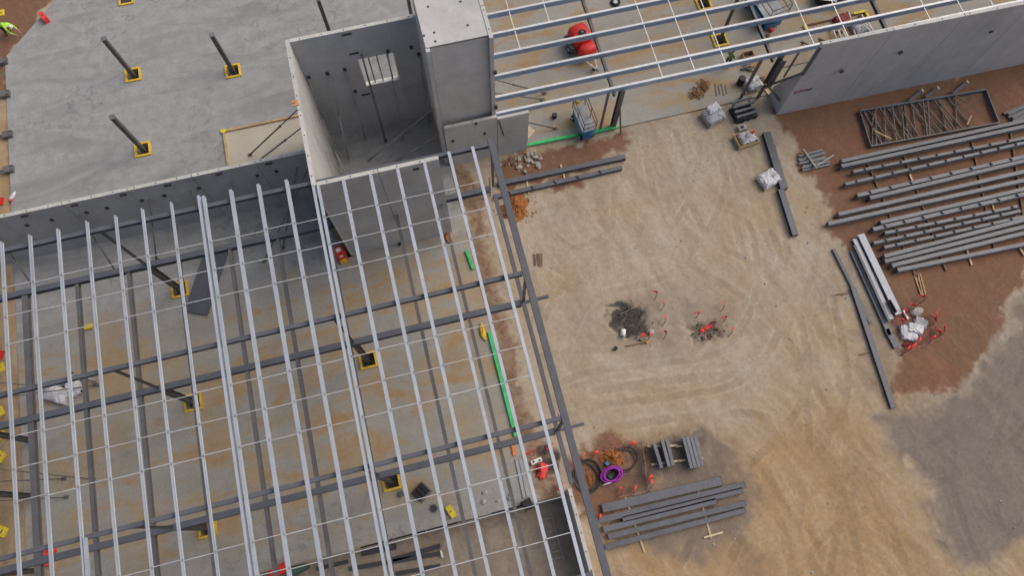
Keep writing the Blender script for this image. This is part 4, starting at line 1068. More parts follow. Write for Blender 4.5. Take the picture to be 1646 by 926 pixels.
c = (19.95, 15.53); t = thing('wrapped_pallet', 'white plastic-wrapped pallet beside the dark box beams', 'pallet', (*c, GZ))
pallet(t, c, 1.15, 0.95, 0.3, GZ); crumpled(t, c, 1.1, 0.9, 0.42, 0.3, GZ + .125, 'white_plastic', 12); MB().box((c[0] + .25, c[1] + .1, GZ + .56), (.3, .22, .06), .6).build('label_sheet', 'grey_plastic', t)
# goods on the slab by the east opening
c = (21.37, 21.98); t = thing('wrapped_pallet', 'pallet of white bags on the slab edge under the east roof', 'pallet', (*c, 0))
pallet(t, c, 1.5, 1.0, 0.05, 0.002)
for k, (dx, dy) in enumerate(((-.4, .15), (0, .2), (-.3, -.25), (.1, -.2))): crumpled(t, (c[0] + dx, c[1] + dy), .5, .42, .4, .1 * k, .13, 'white_plastic', 20 + k, 'bag')
for k in range(4): MB().box((c[0] + .5, c[1] - .3 + k * .2, .2), (.5, .1, .12), .05).build('batten', 'timber_brown', t)
c = (21.59, 23.29); t = thing('material_heap', 'untidy heap of dark and brown offcuts under the east roof edge', 'rubbish', (*c, 0))
for k in range(9):
    q = (c[0] + rnd.uniform(-.6, .6), c[1] + rnd.uniform(-.35, .35)); MB().box((*q, .08 + .03 * k), (rnd.uniform(.3, .8), rnd.uniform(.08, .25), .06), rnd.uniform(-.6, .8)).build('offcut', rnd.choice(['prop_steel', 'timber_brown', 'grey_plastic', 'timber']), t)
c = (21.64, 24.03); t = thing('cardboard_box', 'open brown cardboard box under the east roof', 'box', (*c, 0))
for dx, dy, sx, sy in ((0, -.2, .7, .03), (0, .2, .7, .03), (-.34, 0, .03, .36), (.34, 0, .03, .36)): MB().box((c[0] + dx, c[1] + dy, .2), (sx, sy, .4)).build('side', 'cardboard', t)
MB().box((c[0], c[1], .1), (.6, .34, .05)).build('contents', 'dark_insert', t)
c = (20.57, 22.31); t = thing('drum', 'black plastic drum beside the white bags on the slab', 'drum', (*c, 0))
MB().cyl((*c, 0.002), .22, .6, 16).build('body', 'black_rubber', t); MB().cyl((*c, .6), .2, .03, 16).build('lid', 'dark_insert', t)
t = thing('leaning_plank', 'pinkish plank lying at the foot of the east wall corner', 'plank', (*(22.00, 21.68), 0)); a, b = (21.86, 22.09), (22.08, 21.11); MB().bar((*a, .05), (*b, .05), .14, .06).build('plank', 'timber_pale', t)

# soil heap and rubble
def heap(label, c, rx, ry, h, mt, seed, cat='soil heap'):
    q = np.random.default_rng(seed); m = MB(); nr, na = 14, 44; vv = [(c[0], c[1], GZ + h)]; fs = []
    ph = q.uniform(0, 6.28, 4); zz = q.normal(0, 1, (nr + 1, na))
    for i in range(1, nr + 1):
        for k in range(na):
            a = 2 * math.pi * k / na; e = 1 + .14 * math.sin(2 * a + ph[0]) + .1 * math.sin(3 * a + ph[1]) + .06 * math.sin(7 * a + ph[2]); u = i / nr
            hh = h * (1 - u) ** .85 * (1 + .12 * zz[i, k]) + .02 * zz[i - 1, k] * (u < .95) - .08 * u
            vv.append((c[0] + rx * u * e * math.cos(a), c[1] + ry * u * e * math.sin(a), GZ + hh))
    for k in range(na): fs.append((0, 1 + k, 1 + (k + 1) % na))
    for i in range(nr - 1):
        for k in range(na): fs.append((1 + i * na + k, 1 + (i + 1) * na + k, 1 + (i + 1) * na + (k + 1) % na, 1 + i * na + (k + 1) % na))
    m.add(vv, fs, True)
    for k in range(70):
        a = q.uniform(0, 6.28); u = q.uniform(.35, 1.35); s_ = q.uniform(.02, .06)
        m.blob((c[0] + rx * u * math.cos(a), c[1] + ry * u * math.sin(a), GZ + max(.01, h * (1 - u) ** .85 if u < 1 else .01)), (s_, s_ * q.uniform(.7, 1.2), s_ * .7), int(q.integers(1e6)), .5, 6, 4)
    return m.build('soil_heap', mt, label=label, cat=cat)
heap('orange soil heap beside the steel frame', (4.80, 17.46), 1.0, .95, .42, 'orange_soil', 41)
t = thing('rubble_heap', 'pale broken concrete heap at the foot of the low wall', 'rubble', (*(6.32, 20.13), GZ))
for k in range(26):
    q = (6.39, 20.11); MB().blob((q[0] + rnd.gauss(0, .3), q[1] + rnd.gauss(0, .35), GZ + .03 + rnd.uniform(0, .1)), (rnd.uniform(.06, .2), rnd.uniform(.06, .17), rnd.uniform(.04, .12)), 50 + k, .5, 7, 5).build('lump', 'rubble', t)
for k in range(16):
    q = (5.44, 20.35); MB().blob((q[0] + rnd.gauss(0, .35), q[1] + rnd.gauss(0, .25), GZ + .02), (rnd.uniform(.05, .16), rnd.uniform(.05, .12), .06), 90 + k, .5, 7, 5).build('lump', 'rubble' if k % 2 else 'brown_soil', t)

GZ = 0.075
for i, p in enumerate(((17.72, 22.27), (18.31, 22.68))):
    heap('thin brown soil spill on the slab edge, %s' % ('left one', 'right one')[i], p, .42 - .08 * i, .36, .05, 'brown_spill', 700 + i, 'soil')['group'] = 'soil spills'
GZ = -0.1
# ------------------------------------------------------------------ taped pits
def flag(label, p, h=0.55, lean=(0.15, 0.1), size=0.16, group='red marker flags'):
    t = thing('marker_flag', label, 'flag', (*p, GZ), group)
    z0 = gz(*p)
    h *= 1.25; size *= 1.6; lean = (lean[0] * 1.8, lean[1] * 1.8)
    e = (p[0] + lean[0], p[1] + lean[1], z0 + h)
    MB().tube([(*p, z0 - .05), e], 0.02, 6).build('stake', 'prop_steel', t)
    m = MB(); a = rnd.uniform(0, 3)
    m.sheet([(e[0], e[1], e[2] - size), (e[0] + size * 1.5 * math.cos(a), e[1] + size * 1.5 * math.sin(a), e[2] - size), (e[0] + size * 1.5 * math.cos(a + .5), e[1] + size * 1.5 * math.sin(a + .5), e[2] - .02), (e[0] + .03, e[1] + .12, e[2])], 3, .06, rnd.randint(0, 999), .01)
    m.build('flag', 'red_flag', t)
def tape(label, pts, z=0.35, w=0.05):
    t = thing('warning_tape', label, 'tape', (*pts[0], GZ), None)
    for k in range(len(pts) - 1):
        MB().bar((*pts[k], GZ + z), (*pts[k + 1], GZ + z - 0.05), 0.012, w).build('strip', 'flag_wire', t)
    for p in pts:
        MB().tube([(*p, gz(*p) - .05), (*p, GZ + z + .06)], 0.016, 6).build('stake', 'prop_steel', t)
for nm, poly, nn, sd_ in (('dark wet clods in the left pit', ((-.9, .9), (-.9, .9)), 90, 5), ('dark clods round the small taped pit', ((-.9, .8), (-.5, .5)), 50, 6)):
    q_ = np.random.default_rng(sd_); c_ = (9.39, 9.22) if sd_ == 5 else (13.40, 7.48); m = MB()
    for k in range(nn):
        x, y = c_[0] + q_.normal(0, .5) * poly[0][1], c_[1] + q_.normal(0, .55) * poly[1][1]; s_ = q_.uniform(.02, .075)
        m.blob((x, y, gz(x, y)), (s_, s_ * q_.uniform(.7, 1.2), s_ * .6), int(q_.integers(1e6)), .5, 6, 4)
    m.build('soil_clods', 'wet_soil', label=nm, cat='soil', kind='stuff')
tape('sagging red warning tape across the dark wet pit', [(8.91, 9.57), (9.54, 9.71), (10.32, 9.98)])
for i, (p, l) in enumerate((((11.10, 9.97), (.1, .15)), ((14.53, 8.40), (.1, .12)), ((11.26, 9.29), (.1, .1)), ((11.05, 8.40), (.1, .1)), ((10.89, 7.66), (.1, .12)), ((13.04, 8.40), (.1, .1)), ((14.47, 7.81), (.1, .1)), ((14.45, 6.89), (.1, .1)), ((9.43, 7.91), (.1, .05)), ((9.89, 7.73), (.1, .08)))):
    flag('small red flag on a stake around the two pits, %s listed from the upper left' % ORD[i], p, .4, l, .13)
c = [(13.03, 7.72), (14.01, 8.08), (14.11, 6.97), (13.13, 6.92)]
tape('square of red tape round the small pit', c + c[:1], .4)
for k in range(3):
    p = (13.53, 7.67); q = (p[0] + (k - 1) * .3, p[1] + .1 * k)
    MB().blob((*q, GZ + .1 - .3), (.2, .13, .1), 200 + k, .5, 8, 6).build('red_netting', 'red_flag', label='crumpled red netting in the small taped pit, %s' % ('left', 'middle', 'right')[k], cat='netting', group='red netting in the pit')
c = (8.79, 8.55); t = thing('bucket', 'white bucket lying at the rim of the dark pit', 'bucket', (*c, GZ))
d = Vector((-.12, -.3, -.05)); o_ = Vector((*c, GZ + .16))
MB().tube([o_ - d * .6, o_ + d * .6], .15, 14, radii=[.13, .16]).build('body', 'white_helmet', t); MB().tube([o_ + d * .58, o_ + d * .63], .14, 14).build('opening', 'dark_insert', t)
c = (10.36, 8.20); t = thing('pipe_cap', 'pale round pipe cap right of the dark pit', 'pipe', (*c, GZ)); MB().cyl((*c, GZ - .05), .11, .28, 14).build('pipe', 'white_helmet', t); MB().cyl((*c, GZ + .23), .09, .02, 14).build('cap', 'grey_plastic', t)
t = thing('orange_stake', 'orange-tipped stake lying below the dark pit', 'stake', (*(9.33, 7.83), GZ)); MB().bar((*(8.71, 7.80), GZ + .05), (*(9.89, 7.73), GZ + .05), .05, .05).build('stake', 'timber_brown', t); MB().box((*(9.96, 7.74), GZ + .08), (.16, .14, .12), .4).build('tip', 'orange_plastic', t)
c = (8.13, 7.79); t = thing('black_peg', 'black peg on the sand below the dark pit', 'peg', (*c, GZ)); MB().cyl((*c, GZ - .02), .09, .2, 12).build('peg', 'black_rubber', t); MB().cyl((*c, GZ + .18), .11, .03, 12).build('head', 'black_rubber', t)

# taped rubble right of the silver channels
c = (24.47, 4.67)
t = thing('concrete_blocks', 'broken white concrete blocks inside red tape', 'rubble', (*c, GZ))
for k, (p, s, rz, mt) in enumerate((((24.76, 4.82), (.85, .5, .35), -.5, 'white_plastic'), ((24.31, 4.48), (.8, .45, .3), -.45, 'white_plastic'), ((25.25, 5.07), (.7, .55, .25), -.7, 'grey_plastic'), ((24.12, 4.90), (.35, .6, .3), -.4, 'white_plastic'))):
    crumpled(t, p, s[0], s[1], s[2], rz, GZ - .02, mt, 300 + k, 'block', .9)
MB().blob((*(25.31, 5.73), GZ + .05), (.42, .26, .2), 310, .15).build('boulder', 'rubble', t)
MB().bar((*(24.59, 5.99), GZ + .1), (*(24.65, 5.44), GZ + .1), .1, .12).build('offcut', 'white_helmet', t)
MB().blob((*(24.09, 4.13), GZ + .04), (.3, .12, .08), 311, .3).build('cloth', 'maroon', t)
for i, p in enumerate(((25.07, 5.87), (25.82, 6.18), (24.35, 5.52), (24.03, 5.15), (25.87, 4.92), (25.84, 4.77), (25.80, 4.00), (26.06, 4.16), (25.07, 3.81), (24.32, 3.82), (23.47, 3.59), (23.80, 3.65))):
    flag('red flag around the white concrete blocks, %s of a dozen from the top' % ORD[(1, 0, 2, 5, 3, 4, 7, 6, 8, 9, 11, 10)[i]], p, .45, (.08, .08), .17)
tape('red tape ring round the white concrete blocks', [(23.43, 3.56), (24.38, 3.77), (25.11, 3.80), (26.11, 4.11), (25.87, 4.84), (25.89, 6.16), (25.07, 5.87)], .35)

# purple hose, black pipes and dark soil area
def coil(label, c, r, n, rad, mt, tilt=0.0, name='hose_coil', squash=1.0, cat='hose'):
    t = thing(name, label, cat, (*c, GZ)); m = MB()
    for k in range(n):
        pts = []
        for j in range(36):
            a = 2 * math.pi * j / 36; rr = r * (1 - 0.09 * (k % 4)) + r * 0.06 * math.sin(2 * a + 1.7 * k) + r * 0.035 * math.sin(3 * a + 2.9 * k)
            pts.append((c[0] + rr * math.cos(a), c[1] + rr * squash * math.sin(a), GZ + rad + 0.02 + (k // 2) * rad * 1.7 + tilt * (rr * math.sin(a) + r)))
        mm = MB(); mm.tube(pts, rad, 7, True); mm.build('loop', mt, t)
    return t
coil('bright purple hose coil on the dark soil', (5.96, 1.29), .56, 12, .036, 'purple_hose', .12, squash=.72)
coil('big black pipe coil left of the purple hose', (4.73, 1.53), .74, 5, .03, 'dusty_pipe', .03, squash=1.15)
coil('black hose loops above the purple coil', (6.76, 1.88), .85, 3, .025, 'dusty_pipe', 0, squash=.75)
t = thing('coil_fill', 'dark filler added inside the purple hose coil', 'dark filler', (*(6.01, 1.21), GZ)); crumpled(t, (6.03, 1.17), .6, .45, .14, .3, GZ - .02, 'dusty_pipe', 88, 'rag'); MB().blob((*(5.86, 1.18), GZ + .14), (.14, .1, .05), 87, .4).build('rag', 'dark_green', t)  # filler added to darken the inside of the coil
t = thing('white_pipe', 'short white pipe lying across the purple hose', 'pipe', (*(5.60, 0.88), GZ)); MB().tube([(*(5.36, 0.88), GZ + .3), (*(6.06, 0.93), GZ + .3)], .035, 8).build('pipe', 'white_helmet', t)
heap('small orange soil heap above the purple hose', (6.25, 2.14), .75, .6, .28, 'orange_soil', 61)
heap('low orange soil inside the black pipe coil', (4.74, 1.43), .5, .6, .12, 'orange_soil', 62)
MB().box((*(5.90, 1.90), GZ + .14), (.2, .18, .26), .5).build('blue_can', 'blue_paint', label='tiny blue can beside the purple hose', cat='can')
tape('red tape line right of the purple hose running down to the stack', [(8.02, 2.51), (7.86, 1.54), (7.66, 0.34), (7.70, 0.00)], .3, .06)
tape('red tape line above the bottom beam stack', [(7.63, 0.02), (6.69, 0.06), (6.00, 0.13)], .25, .05)
for i, p in enumerate(((4.57, 2.29), (4.88, 2.28), (5.21, 2.37), (7.63, 0.44), (7.72, 0.09), (6.10, 0.14), (6.75, 0.04), (7.25, 2.36), (4.58, -0.89))):
    flag('red flag near the purple hose, %s from upper left to lower right' % ORD[i], p, .35, (.06, .06), .14)
# excavation beside the slab edge
for i, p in enumerate(((2.22, 3.25), (2.89, 3.18), (2.51, 2.38), (2.31, 2.13), (2.85, 0.98))):
    flag('red flag beside the trench at the slab edge, %s counted down' % ORD[i], p, .4, (.05, .08), .22)
t = thing('white_block', 'white block with two dark slots beside the trench', 'block', (*(2.32, 2.95), GZ)); MB().box((*(2.31, 2.92), GZ + .12), (.6, .22, .26), .15).build('body', 'white_helmet', t)
for s in (-1, 1): MB().box(((2.31, 2.92)[0] + s * .16, (2.31, 2.92)[1], GZ + .252), (.12, .1, .01), .15).build('slot', 'dark_insert', t)
crumpled(thing('netting_heap', 'pink-red netting heap in the trench by the slab', 'netting', (*(2.50, 2.35), GZ)), (2.50, 2.35), .4, .75, .25, -.6, GZ - .05, 'red_flag', 70, 'netting')

# ------------------------------------------------------------------ things on the muddy slab
c = (-13.68, 17.15); t = thing('sheet_stack', 'stack of long dark metal sheets lying on the muddy slab', 'sheets', (*c, 0))
a, b = Vector((-12.61, 18.96)), Vector((-14.19, 15.48)); d = (b - a).normalized(); n_ = Vector((-d.y, d.x))
for k in range(4):
    o = n_ * (0.02 * k)
    MB().bar((*(a + o), .025 + .05 * k), (*(b + o + d * .03 * k), .025 + .05 * k), 1.34, .046).build('sheet', 'grey_steel', t)
c = (-21.78, 12.65); t = thing('sack_heap', 'white torn sacks on the left of the muddy slab', 'sacks', (*c, 0))
for k, (p, sx, sy, rz, mt) in enumerate((((-21.88, 12.57), 1.2, .8, -.5, 'white_plastic'), ((-21.04, 12.75), .7, .95, .1, 'white_plastic'), ((-21.58, 13.20), 1.2, .4, -.1, 'grey_plastic'))): crumpled(t, p, sx, sy, .55 - .1 * k, rz, .002, mt, 400 + k, 'sack', .6)
c = (-20.60, 12.85); t = thing('formwork_heap', 'dark tangled formwork parts right of the white sacks', 'formwork', (*c, 0))
for k in range(14):
    q = (c[0] + rnd.uniform(-.8, .8), c[1] + rnd.uniform(-.5, .6)); MB().box((*q, .06 + .035 * (k % 7)), (rnd.uniform(.3, 1.1), rnd.uniform(.06, .2), .06), rnd.uniform(-1.5, 1.5)).build('piece', rnd.choice(['dark_insert', 'prop_steel', 'black_rubber', 'grey_plastic']), t)
def toolbox(label, c, s, rz, mt, z=0.0, name='tool_box', cat='box'):
    t = thing(name, label, cat, (*c, z)); MB().box((*c, z + s[2] / 2 + .002), s, rz).build('body', mt, t)
    MB().box((*c, z + s[2] + .016), (s[0] * .9, s[1] * .86, .026), rz).build('lid', mt, t); MB().box((*c, z + s[2] + .045), (s[0] * .4, .04, .03), rz).build('handle', 'dark_insert', t)
    return t
toolbox('small yellow box on the left of the muddy slab', (-20.18, 16.04), (.6, .28, .2), .0, 'yellow_plastic')
toolbox('yellow tool case near the dock edge', (-2.63, 1.51), (.32, .68, .2), .35, 'yellow_plastic')
toolbox('upper red fuel can at the lower left', (-22.78, 4.54), (.5, .3, .3), .2, 'red_flag', 0, 'fuel_can', 'can')
toolbox('lower red fuel can at the lower left', (-22.90, 4.01), (.36, .26, .3), -.3, 'red_flag', 0, 'fuel_can', 'can')
toolbox('bright red can on the clean slab near its cut corner', (-21.35, 37.52), (.3, .66, .4), .45, 'red_flag', 0, 'fuel_can', 'can')
t = thing('road_plate', 'black ribbed box on the slab near the dock', 'box', (*(-3.93, 2.86), 0))
for k in range(3):
    q = (-3.93, 2.86); o = (k - 1) * .25; MB().box((q[0] + o * math.cos(.6), q[1] + o * math.sin(.6), .14), (.2, .62, .26), .6).build('cell', 'black_rubber', t)
MB().box((*(-3.91, 2.82), .012), (.86, .78, .02), .6).build('tray', 'prop_steel', t)
t = thing('manhole_cover', 'round dark cover on the slab near the dock', 'cover', (*(-3.48, 1.88), 0)); MB().cyl((*(-3.48, 1.88), .002), .22, .03, 24).build('cover', 'prop_steel', t); MB().cyl((*(-3.48, 1.88), .032), .17, .008, 24).build('inner_ring', 'dark_insert', t)
toolbox('small grey box left of the black ribbed box', (-4.96, 3.02), (.26, .3, .2), .3, 'prop_steel')
c = (-5.64, 16.76); t = thing('red_cabinet', 'red cabinet with a white label and yellow foot below the tower', 'cabinet', (*c, 0))
R_ = .2
MB().box((c[0], c[1], .62), (.56, .5, 1.2), R_).build('body', 'red_paint', t); MB().box((c[0], c[1], 1.228), (.26, .24, .012), R_).build('label_plate', 'white_helmet', t); MB().box((c[0] + .05, c[1] - .32, .16), (.4, .14, .3), R_).build('foot_box', 'yellow_paint', t); MB().box((c[0] + .06, c[1] - .262, .85), (.2, .02, .24), R_).build('label_plate', 'white_helmet', t)
t = thing('black_speaker', 'small black block on the slab below the tower', 'block', (*(-2.25, 16.88), 0)); MB().box((*(-2.25, 16.88), .16), (.34, .3, .32), .5).build('body', 'black_rubber', t); MB().box((*(-3.32, 16.86), .05), (.34, .14, .08), .1).build('plug', 'black_rubber', t); MB().tube([(*(-4.38, 16.88), .02), (*(-3.40, 16.84), .02), (*(-2.37, 16.86), .02), (*(-0.15, 16.84), .02)], .014, 6).build('cable', 'black_rubber', t)
for i, (p, s) in enumerate((((1.18, 10.48), (.16, .5)), ((0.57, 16.58), (.2, .4)))):
    t = thing('orange_bag', ('yellow-orange bag at the top of the long green strip', 'small orange bag on the slab below the tower corner')[i], 'bag', (*p, 0)); MB().blob((*p, .08), (s[0], s[1], .1), 80 + i, .3).build('bag', ('yellow_paint', 'orange_plastic')[i], t); MB().tube([(p[0], p[1] - .1, .16), (p[0], p[1], .22), (p[0], p[1] + .1, .16)], .015, 6).build('handle', 'timber', t)
t = thing('timber_plank', 'orange plank beside the lower end of the long green strip', 'plank', (*(1.29, 3.90), 0)); MB().bar((*(1.29, 4.17), .05), (*(1.25, 3.48), .05), .14, .08).build('plank', 'orange_plastic', t)
t = thing('timber_plank', 'pair of pale boards along the slab edge near the dock corner', 'plank', (*(1.31, 2.24), 0))
for s in (-.1, .1): MB().bar(((1.41, 3.27)[0] + s, (1.41, 3.27)[1], .04), ((1.33, 1.26)[0] + s, (1.33, 1.26)[1], .04), .16, .06).build('board', 'grey_plastic', t)
toolbox('black box at the dock corner', (1.30, 0.88), (.5, .55, .45), .2, 'black_rubber')
t = thing('rubble_bits', 'scattered pale lumps on the slab near the dock edge', 'rubble', (*(-0.39, 1.85), 0))
for p in ((-0.72, 2.03), (-0.90, 1.56), (-0.16, 1.44), (0.60, 1.54), (0.44, 1.42), (0.20, 1.28)): MB().blob((*p, .03), (rnd.uniform(.08, .18), rnd.uniform(.06, .12), .06), rnd.randint(0, 999), .5, 8, 6).build('lump', 'rubble', t)
# dock pit
DZ = -1.24
for i, (a, b, w) in enumerate((((-7.71, 0.64), (-5.90, 0.54), .3), ((-8.48, 0.05), (-3.71, -0.36), .22), ((-6.25, -0.07), (-3.63, 0.01), .24), ((-6.16, -0.78), (-3.84, -0.95), .2), ((-10.11, 0.46), (-8.47, 0.42), .2))):
    t = thing('dark_plank', 'dark plank on the dock floor, %s' % ('nearest the slab edge', 'longest one', 'third down', 'lowest one', 'leftmost one')[i], 'plank', (*a, DZ), 'dark planks in the dock'); MB().bar((*a, DZ + .05), (*b, DZ + .05), w, .1).build('plank', 'dark_insert', t)
t = thing('edge_bumper', 'black rubber edge along the dock face', 'bumper', (-3, .9, -.3))
for k in range(5):
    x0 = -7.5 + k * 1.72; MB().box((x0 + .84, .905, -.22), (1.68, .08, .3)).build('bumper', 'black_rubber', t)
t = thing('bottle', 'small white bottle on the dock floor', 'bottle', (*(-3.65, -0.40), DZ)); q = (-3.65, -0.40); MB().tube([(q[0], q[1] - .2, DZ + .07), (q[0] - .02, q[1] + .12, DZ + .07), (q[0] - .03, q[1] + .2, DZ + .07)], .06, 10, radii=[.06, .06, .03]).build('body', 'white_helmet', t); MB().tube([(q[0] - .03, q[1] + .2, DZ + .07), (q[0] - .035, q[1] + .24, DZ + .07)], .03, 8).build('cap', 'blue_paint', t)
t = thing('ladder', 'aluminium ladder lying on the dock floor', 'ladder', (*(1.95, -0.97), DZ))
a0, a1, b0, b1 = [Vector((*p, DZ + .06)) for p in ((1.85, 0.19), (1.91, -2.27), (2.45, 0.14), (2.48, -2.28))]
MB().bar(a0, a1, .05, .1).build('rail', 'prop_pale', t); MB().bar(b0, b1, .05, .1).build('rail', 'prop_pale', t)
for k in range(7): MB().bar(a0.lerp(a1, .08 + k * .14), b0.lerp(b1, .08 + k * .14), .04, .04).build('rung', 'prop_pale', t)
toolbox('red case cut by the bottom edge of the picture', (-11.65, 0.81), (.9, .45, .4), .3, 'red_paint')
toolbox('dark green bin at the dock edge by the bottom', (-10.92, 0.88), (.75, .8, .9), .25, 'dark_green', -1.22, 'bin', 'bin')

# ------------------------------------------------------------------ west edge
for i, p in enumerate(((-23.99, 34.88), (-23.93, 32.40), (-23.89, 29.47), (-23.90, 27.05))):
    t = thing('edge_bracket', 'dark formwork bracket on the west slab edge, %s from the top' % ORD[i], 'bracket', (*p, 0), 'brackets on the west slab edge')
    MB().box((p[0] - .1, p[1], .12), (.55, .42, .24)).build('box', 'prop_steel', t); MB().bar((p[0] - .2, p[1] - .1, .2), (p[0] - 2.2, p[1] + .5, -.25), .1, .1).build('strut', 'prop_steel', t)
    for s in (-1, 1): MB().box((p[0] + .12, p[1] + s * .12, .26), (.2, .05, .04)).build('claw', 'grey_steel', t)
t = thing('pink_bag', 'small pink and white bag on the west slab edge', 'bag', (*(-23.90, 25.23), 0)); q = (-23.90, 25.23); MB().blob((*q, .06), (.12, .32, .08), 95, .3, rz=-.6).build('bag', 'white_plastic', t); MB().blob((q[0] - .1, q[1] - .2, .06), (.1, .12, .06), 96, .3).build('tie', 'red_flag', t)
YL = [((-24.24, 38.81), 'yellow'), ((-25.05, 14.91), 'yellow'), ((-25.17, 12.43), 'yellow'), ((-25.15, 11.19), 'yellow'), ((-25.19, 10.02), 'yellow'), ((-25.23, 6.14), 'yellow'), ((-25.03, 15.66), 'red'), ((-24.77, 25.18), 'red')]
for i, (p, k) in enumerate(YL):
    toolbox('%s crate on the soil at the far left edge of the picture, %s counted down' % (k, ORD[i if i < 6 else (1, 0)[i - 6]]), p, (.5, .5, .25), .2 * i, 'yellow_plastic' if k == 'yellow' else 'red_paint', -.31, 'site_crate', 'crate')

# ------------------------------------------------------------------ machines
def scissor_lift(label, c, rz, zp, L=2.3, W=1.15):
    t = thing('scissor_lift', label, 'scissor lift', (0, 0, 0), 'blue scissor lifts')
    def add(name, mt, fn, par=None):
        m = MB(); fn(m); return m.build(name, mt, par or t, origin=(0, 0, 0))
    add('chassis', 'blue_paint', lambda m: m.box((0, 0, .42), (L, W * .8, .4)))
    add('side_panel', 'light_blue_paint', lambda m: (m.box((0, W * .42, .45), (L * .7, .06, .42)), m.box((0, -W * .42, .45), (L * .7, .06, .42))))
    for sx in (-1, 1):
        for sy in (-1, 1):
            w = add('wheel', 'black_rubber', lambda m: m.tube([(sx * L * .36, sy * W * .40, .2), (sx * L * .36, sy * W * .54, .2)], .2, 18))
            add('hub', 'white_helmet', lambda m: m.tube([(sx * L * .36, sy * W * .54, .2), (sx * L * .36, sy * W * .56, .2)], .09, 12), w)
    n = 3; h0 = .66; dh = (zp - h0) / n
    for k in range(n):
        for sy in (-.3, .3):
            z0 = h0 + k * dh; z1 = z0 + dh
            add('scissor_arm', 'blue_paint', lambda m: m.bar((-L * .42, sy * W, z0), (L * .42, sy * W, z1), .05, .1))
            add('scissor_arm', 'light_blue_paint', lambda m: m.bar((L * .42, sy * W * .86, z0), (-L * .42, sy * W * .86, z1), .05, .1))
    add('platform', 'grey_plastic', lambda m: m.box((0, 0, zp + .05), (L, W, .08)))
    for z in (zp + .6, zp + 1.1):
        for a, b in (((-L / 2, -W / 2), (L / 2, -W / 2)), ((L / 2, -W / 2), (L / 2, W / 2)), ((L / 2, W / 2), (-L / 2, W / 2)), ((-L / 2, W / 2), (-L / 2, -W / 2))):
            add('guard_rail', 'prop_steel' if z < zp + 1 else 'grey_steel', lambda m: m.tube([(*a, z), (*b, z)], .028, 8))
    for x in (-L / 2, 0, L / 2):
        for y in (-W / 2, W / 2): add('rail_post', 'grey_steel', lambda m: m.tube([(x, y, zp + .05), (x, y, zp + 1.1)], .025, 8))
    add('control_box', 'yellow_paint', lambda m: m.box((L * .4, W * .3, zp + 1.0), (.25, .2, .3)))
    add('toe_board', 'blue_paint', lambda m: m.box((-L / 2 - .03, 0, zp + .14), (.04, W, .22)))
    t.location = (*c, 0.003); t.rotation_euler = (0, 0, rz)
    return t
scissor_lift('blue scissor lift at the bright green strip under the east roof', (10.10, 21.65), math.radians(94), .95, 1.9, .8)
scissor_lift('larger blue scissor lift at the top edge under the east roof', (23.71, 26.95), math.radians(100), 1.0, 2.6, 1.4)

def compressor(c, rz):
    t = thing('compressor_trailer', 'red round-backed trailer machine with black cap and drawbar', 'trailer', (0, 0, 0))
    def add(name, mt, fn, par=None):
        m = MB(); fn(m); return m.build(name, mt, par or t, origin=(0, 0, 0))
    add('chassis', 'prop_steel', lambda m: m.box((0, 0, .42), (2.1, 1.2, .14)))
    def hood(m, x0, x1, w, h, z, n=10):
        vv = []; xs = [x0, x0 + .12, x0 + .3, x1 - .3, x1 - .12, x1]; sc = [.62, .9, 1, 1, .9, .62]
        for x, s in zip(xs, sc):
            for k in range(n + 1):
                a = math.pi * k / n
                cx = math.cos(a); sx_ = math.sin(a)
                vv.append((x, w / 2 * s * math.copysign(abs(cx) ** .5, cx), z + h * (.45 + .55 * s) * abs(sx_) ** .5))
        N = n + 1; fs = [(r * N + k, r * N + k + 1, (r + 1) * N + k + 1, (r + 1) * N + k) for r in range(len(xs) - 1) for k in range(n)]
        fs += [tuple(range(n, -1, -1)), tuple(range((len(xs) - 1) * N, len(xs) * N))]
        m.add(vv, fs, True)
    h1 = add('canopy', 'red_paint', lambda m: hood(m, -.35, 1.0, 1.35, .95, .5))
    add('front_hood', 'red_paint', lambda m: hood(m, -1.1, -.36, 1.25, .72, .5))
    add('cap_ring', 'black_rubber', lambda m: m.cyl((.12, .0, 1.42), .26, .07, 20), h1)
    add('exhaust', 'prop_steel', lambda m: m.cyl((.12, .0, 1.49), .09, .1, 14), h1)
    add('vent_panel', 'dark_insert', lambda m: m.box((1.0, 0, .85), (.04, .8, .4)), h1)
    add('side_tank', 'dark_green', lambda m: m.box((.25, .78, .62), (1.1, .22, .4)))
    for s in (-1, 1):
        w = add('wheel', 'black_rubber', lambda m: m.tube([(.1, s * .66, .3), (.1, s * .88, .3)], .3, 20))
        add('hub', 'alu', lambda m: m.tube([(.1, s * .88, .3), (.1, s * .9, .3)], .14, 14), w)
        add('drawbar', 'alu', lambda m: m.bar((-1.0, s * .4, .42), (-2.0, 0.03 * s, .42), .07, .08))
        add('fender', 'prop_steel', lambda m: m.box((.1, s * .77, .64), (.8, .26, .04)))
    add('jockey_wheel', 'black_rubber', lambda m: m.tube([(-1.75, -.05, .13), (-1.75, .05, .13)], .13, 14))
    add('jack_post', 'alu', lambda m: m.tube([(-1.75, 0, .2), (-1.75, 0, .75)], .03, 8))
    add('hitch', 'prop_steel', lambda m: m.box((-2.08, 0, .42), (.2, .12, .12)))
    t.location = (*c, 0.003); t.rotation_euler = (0, 0, rz)
compressor((11.57, 27.17), math.radians(102))
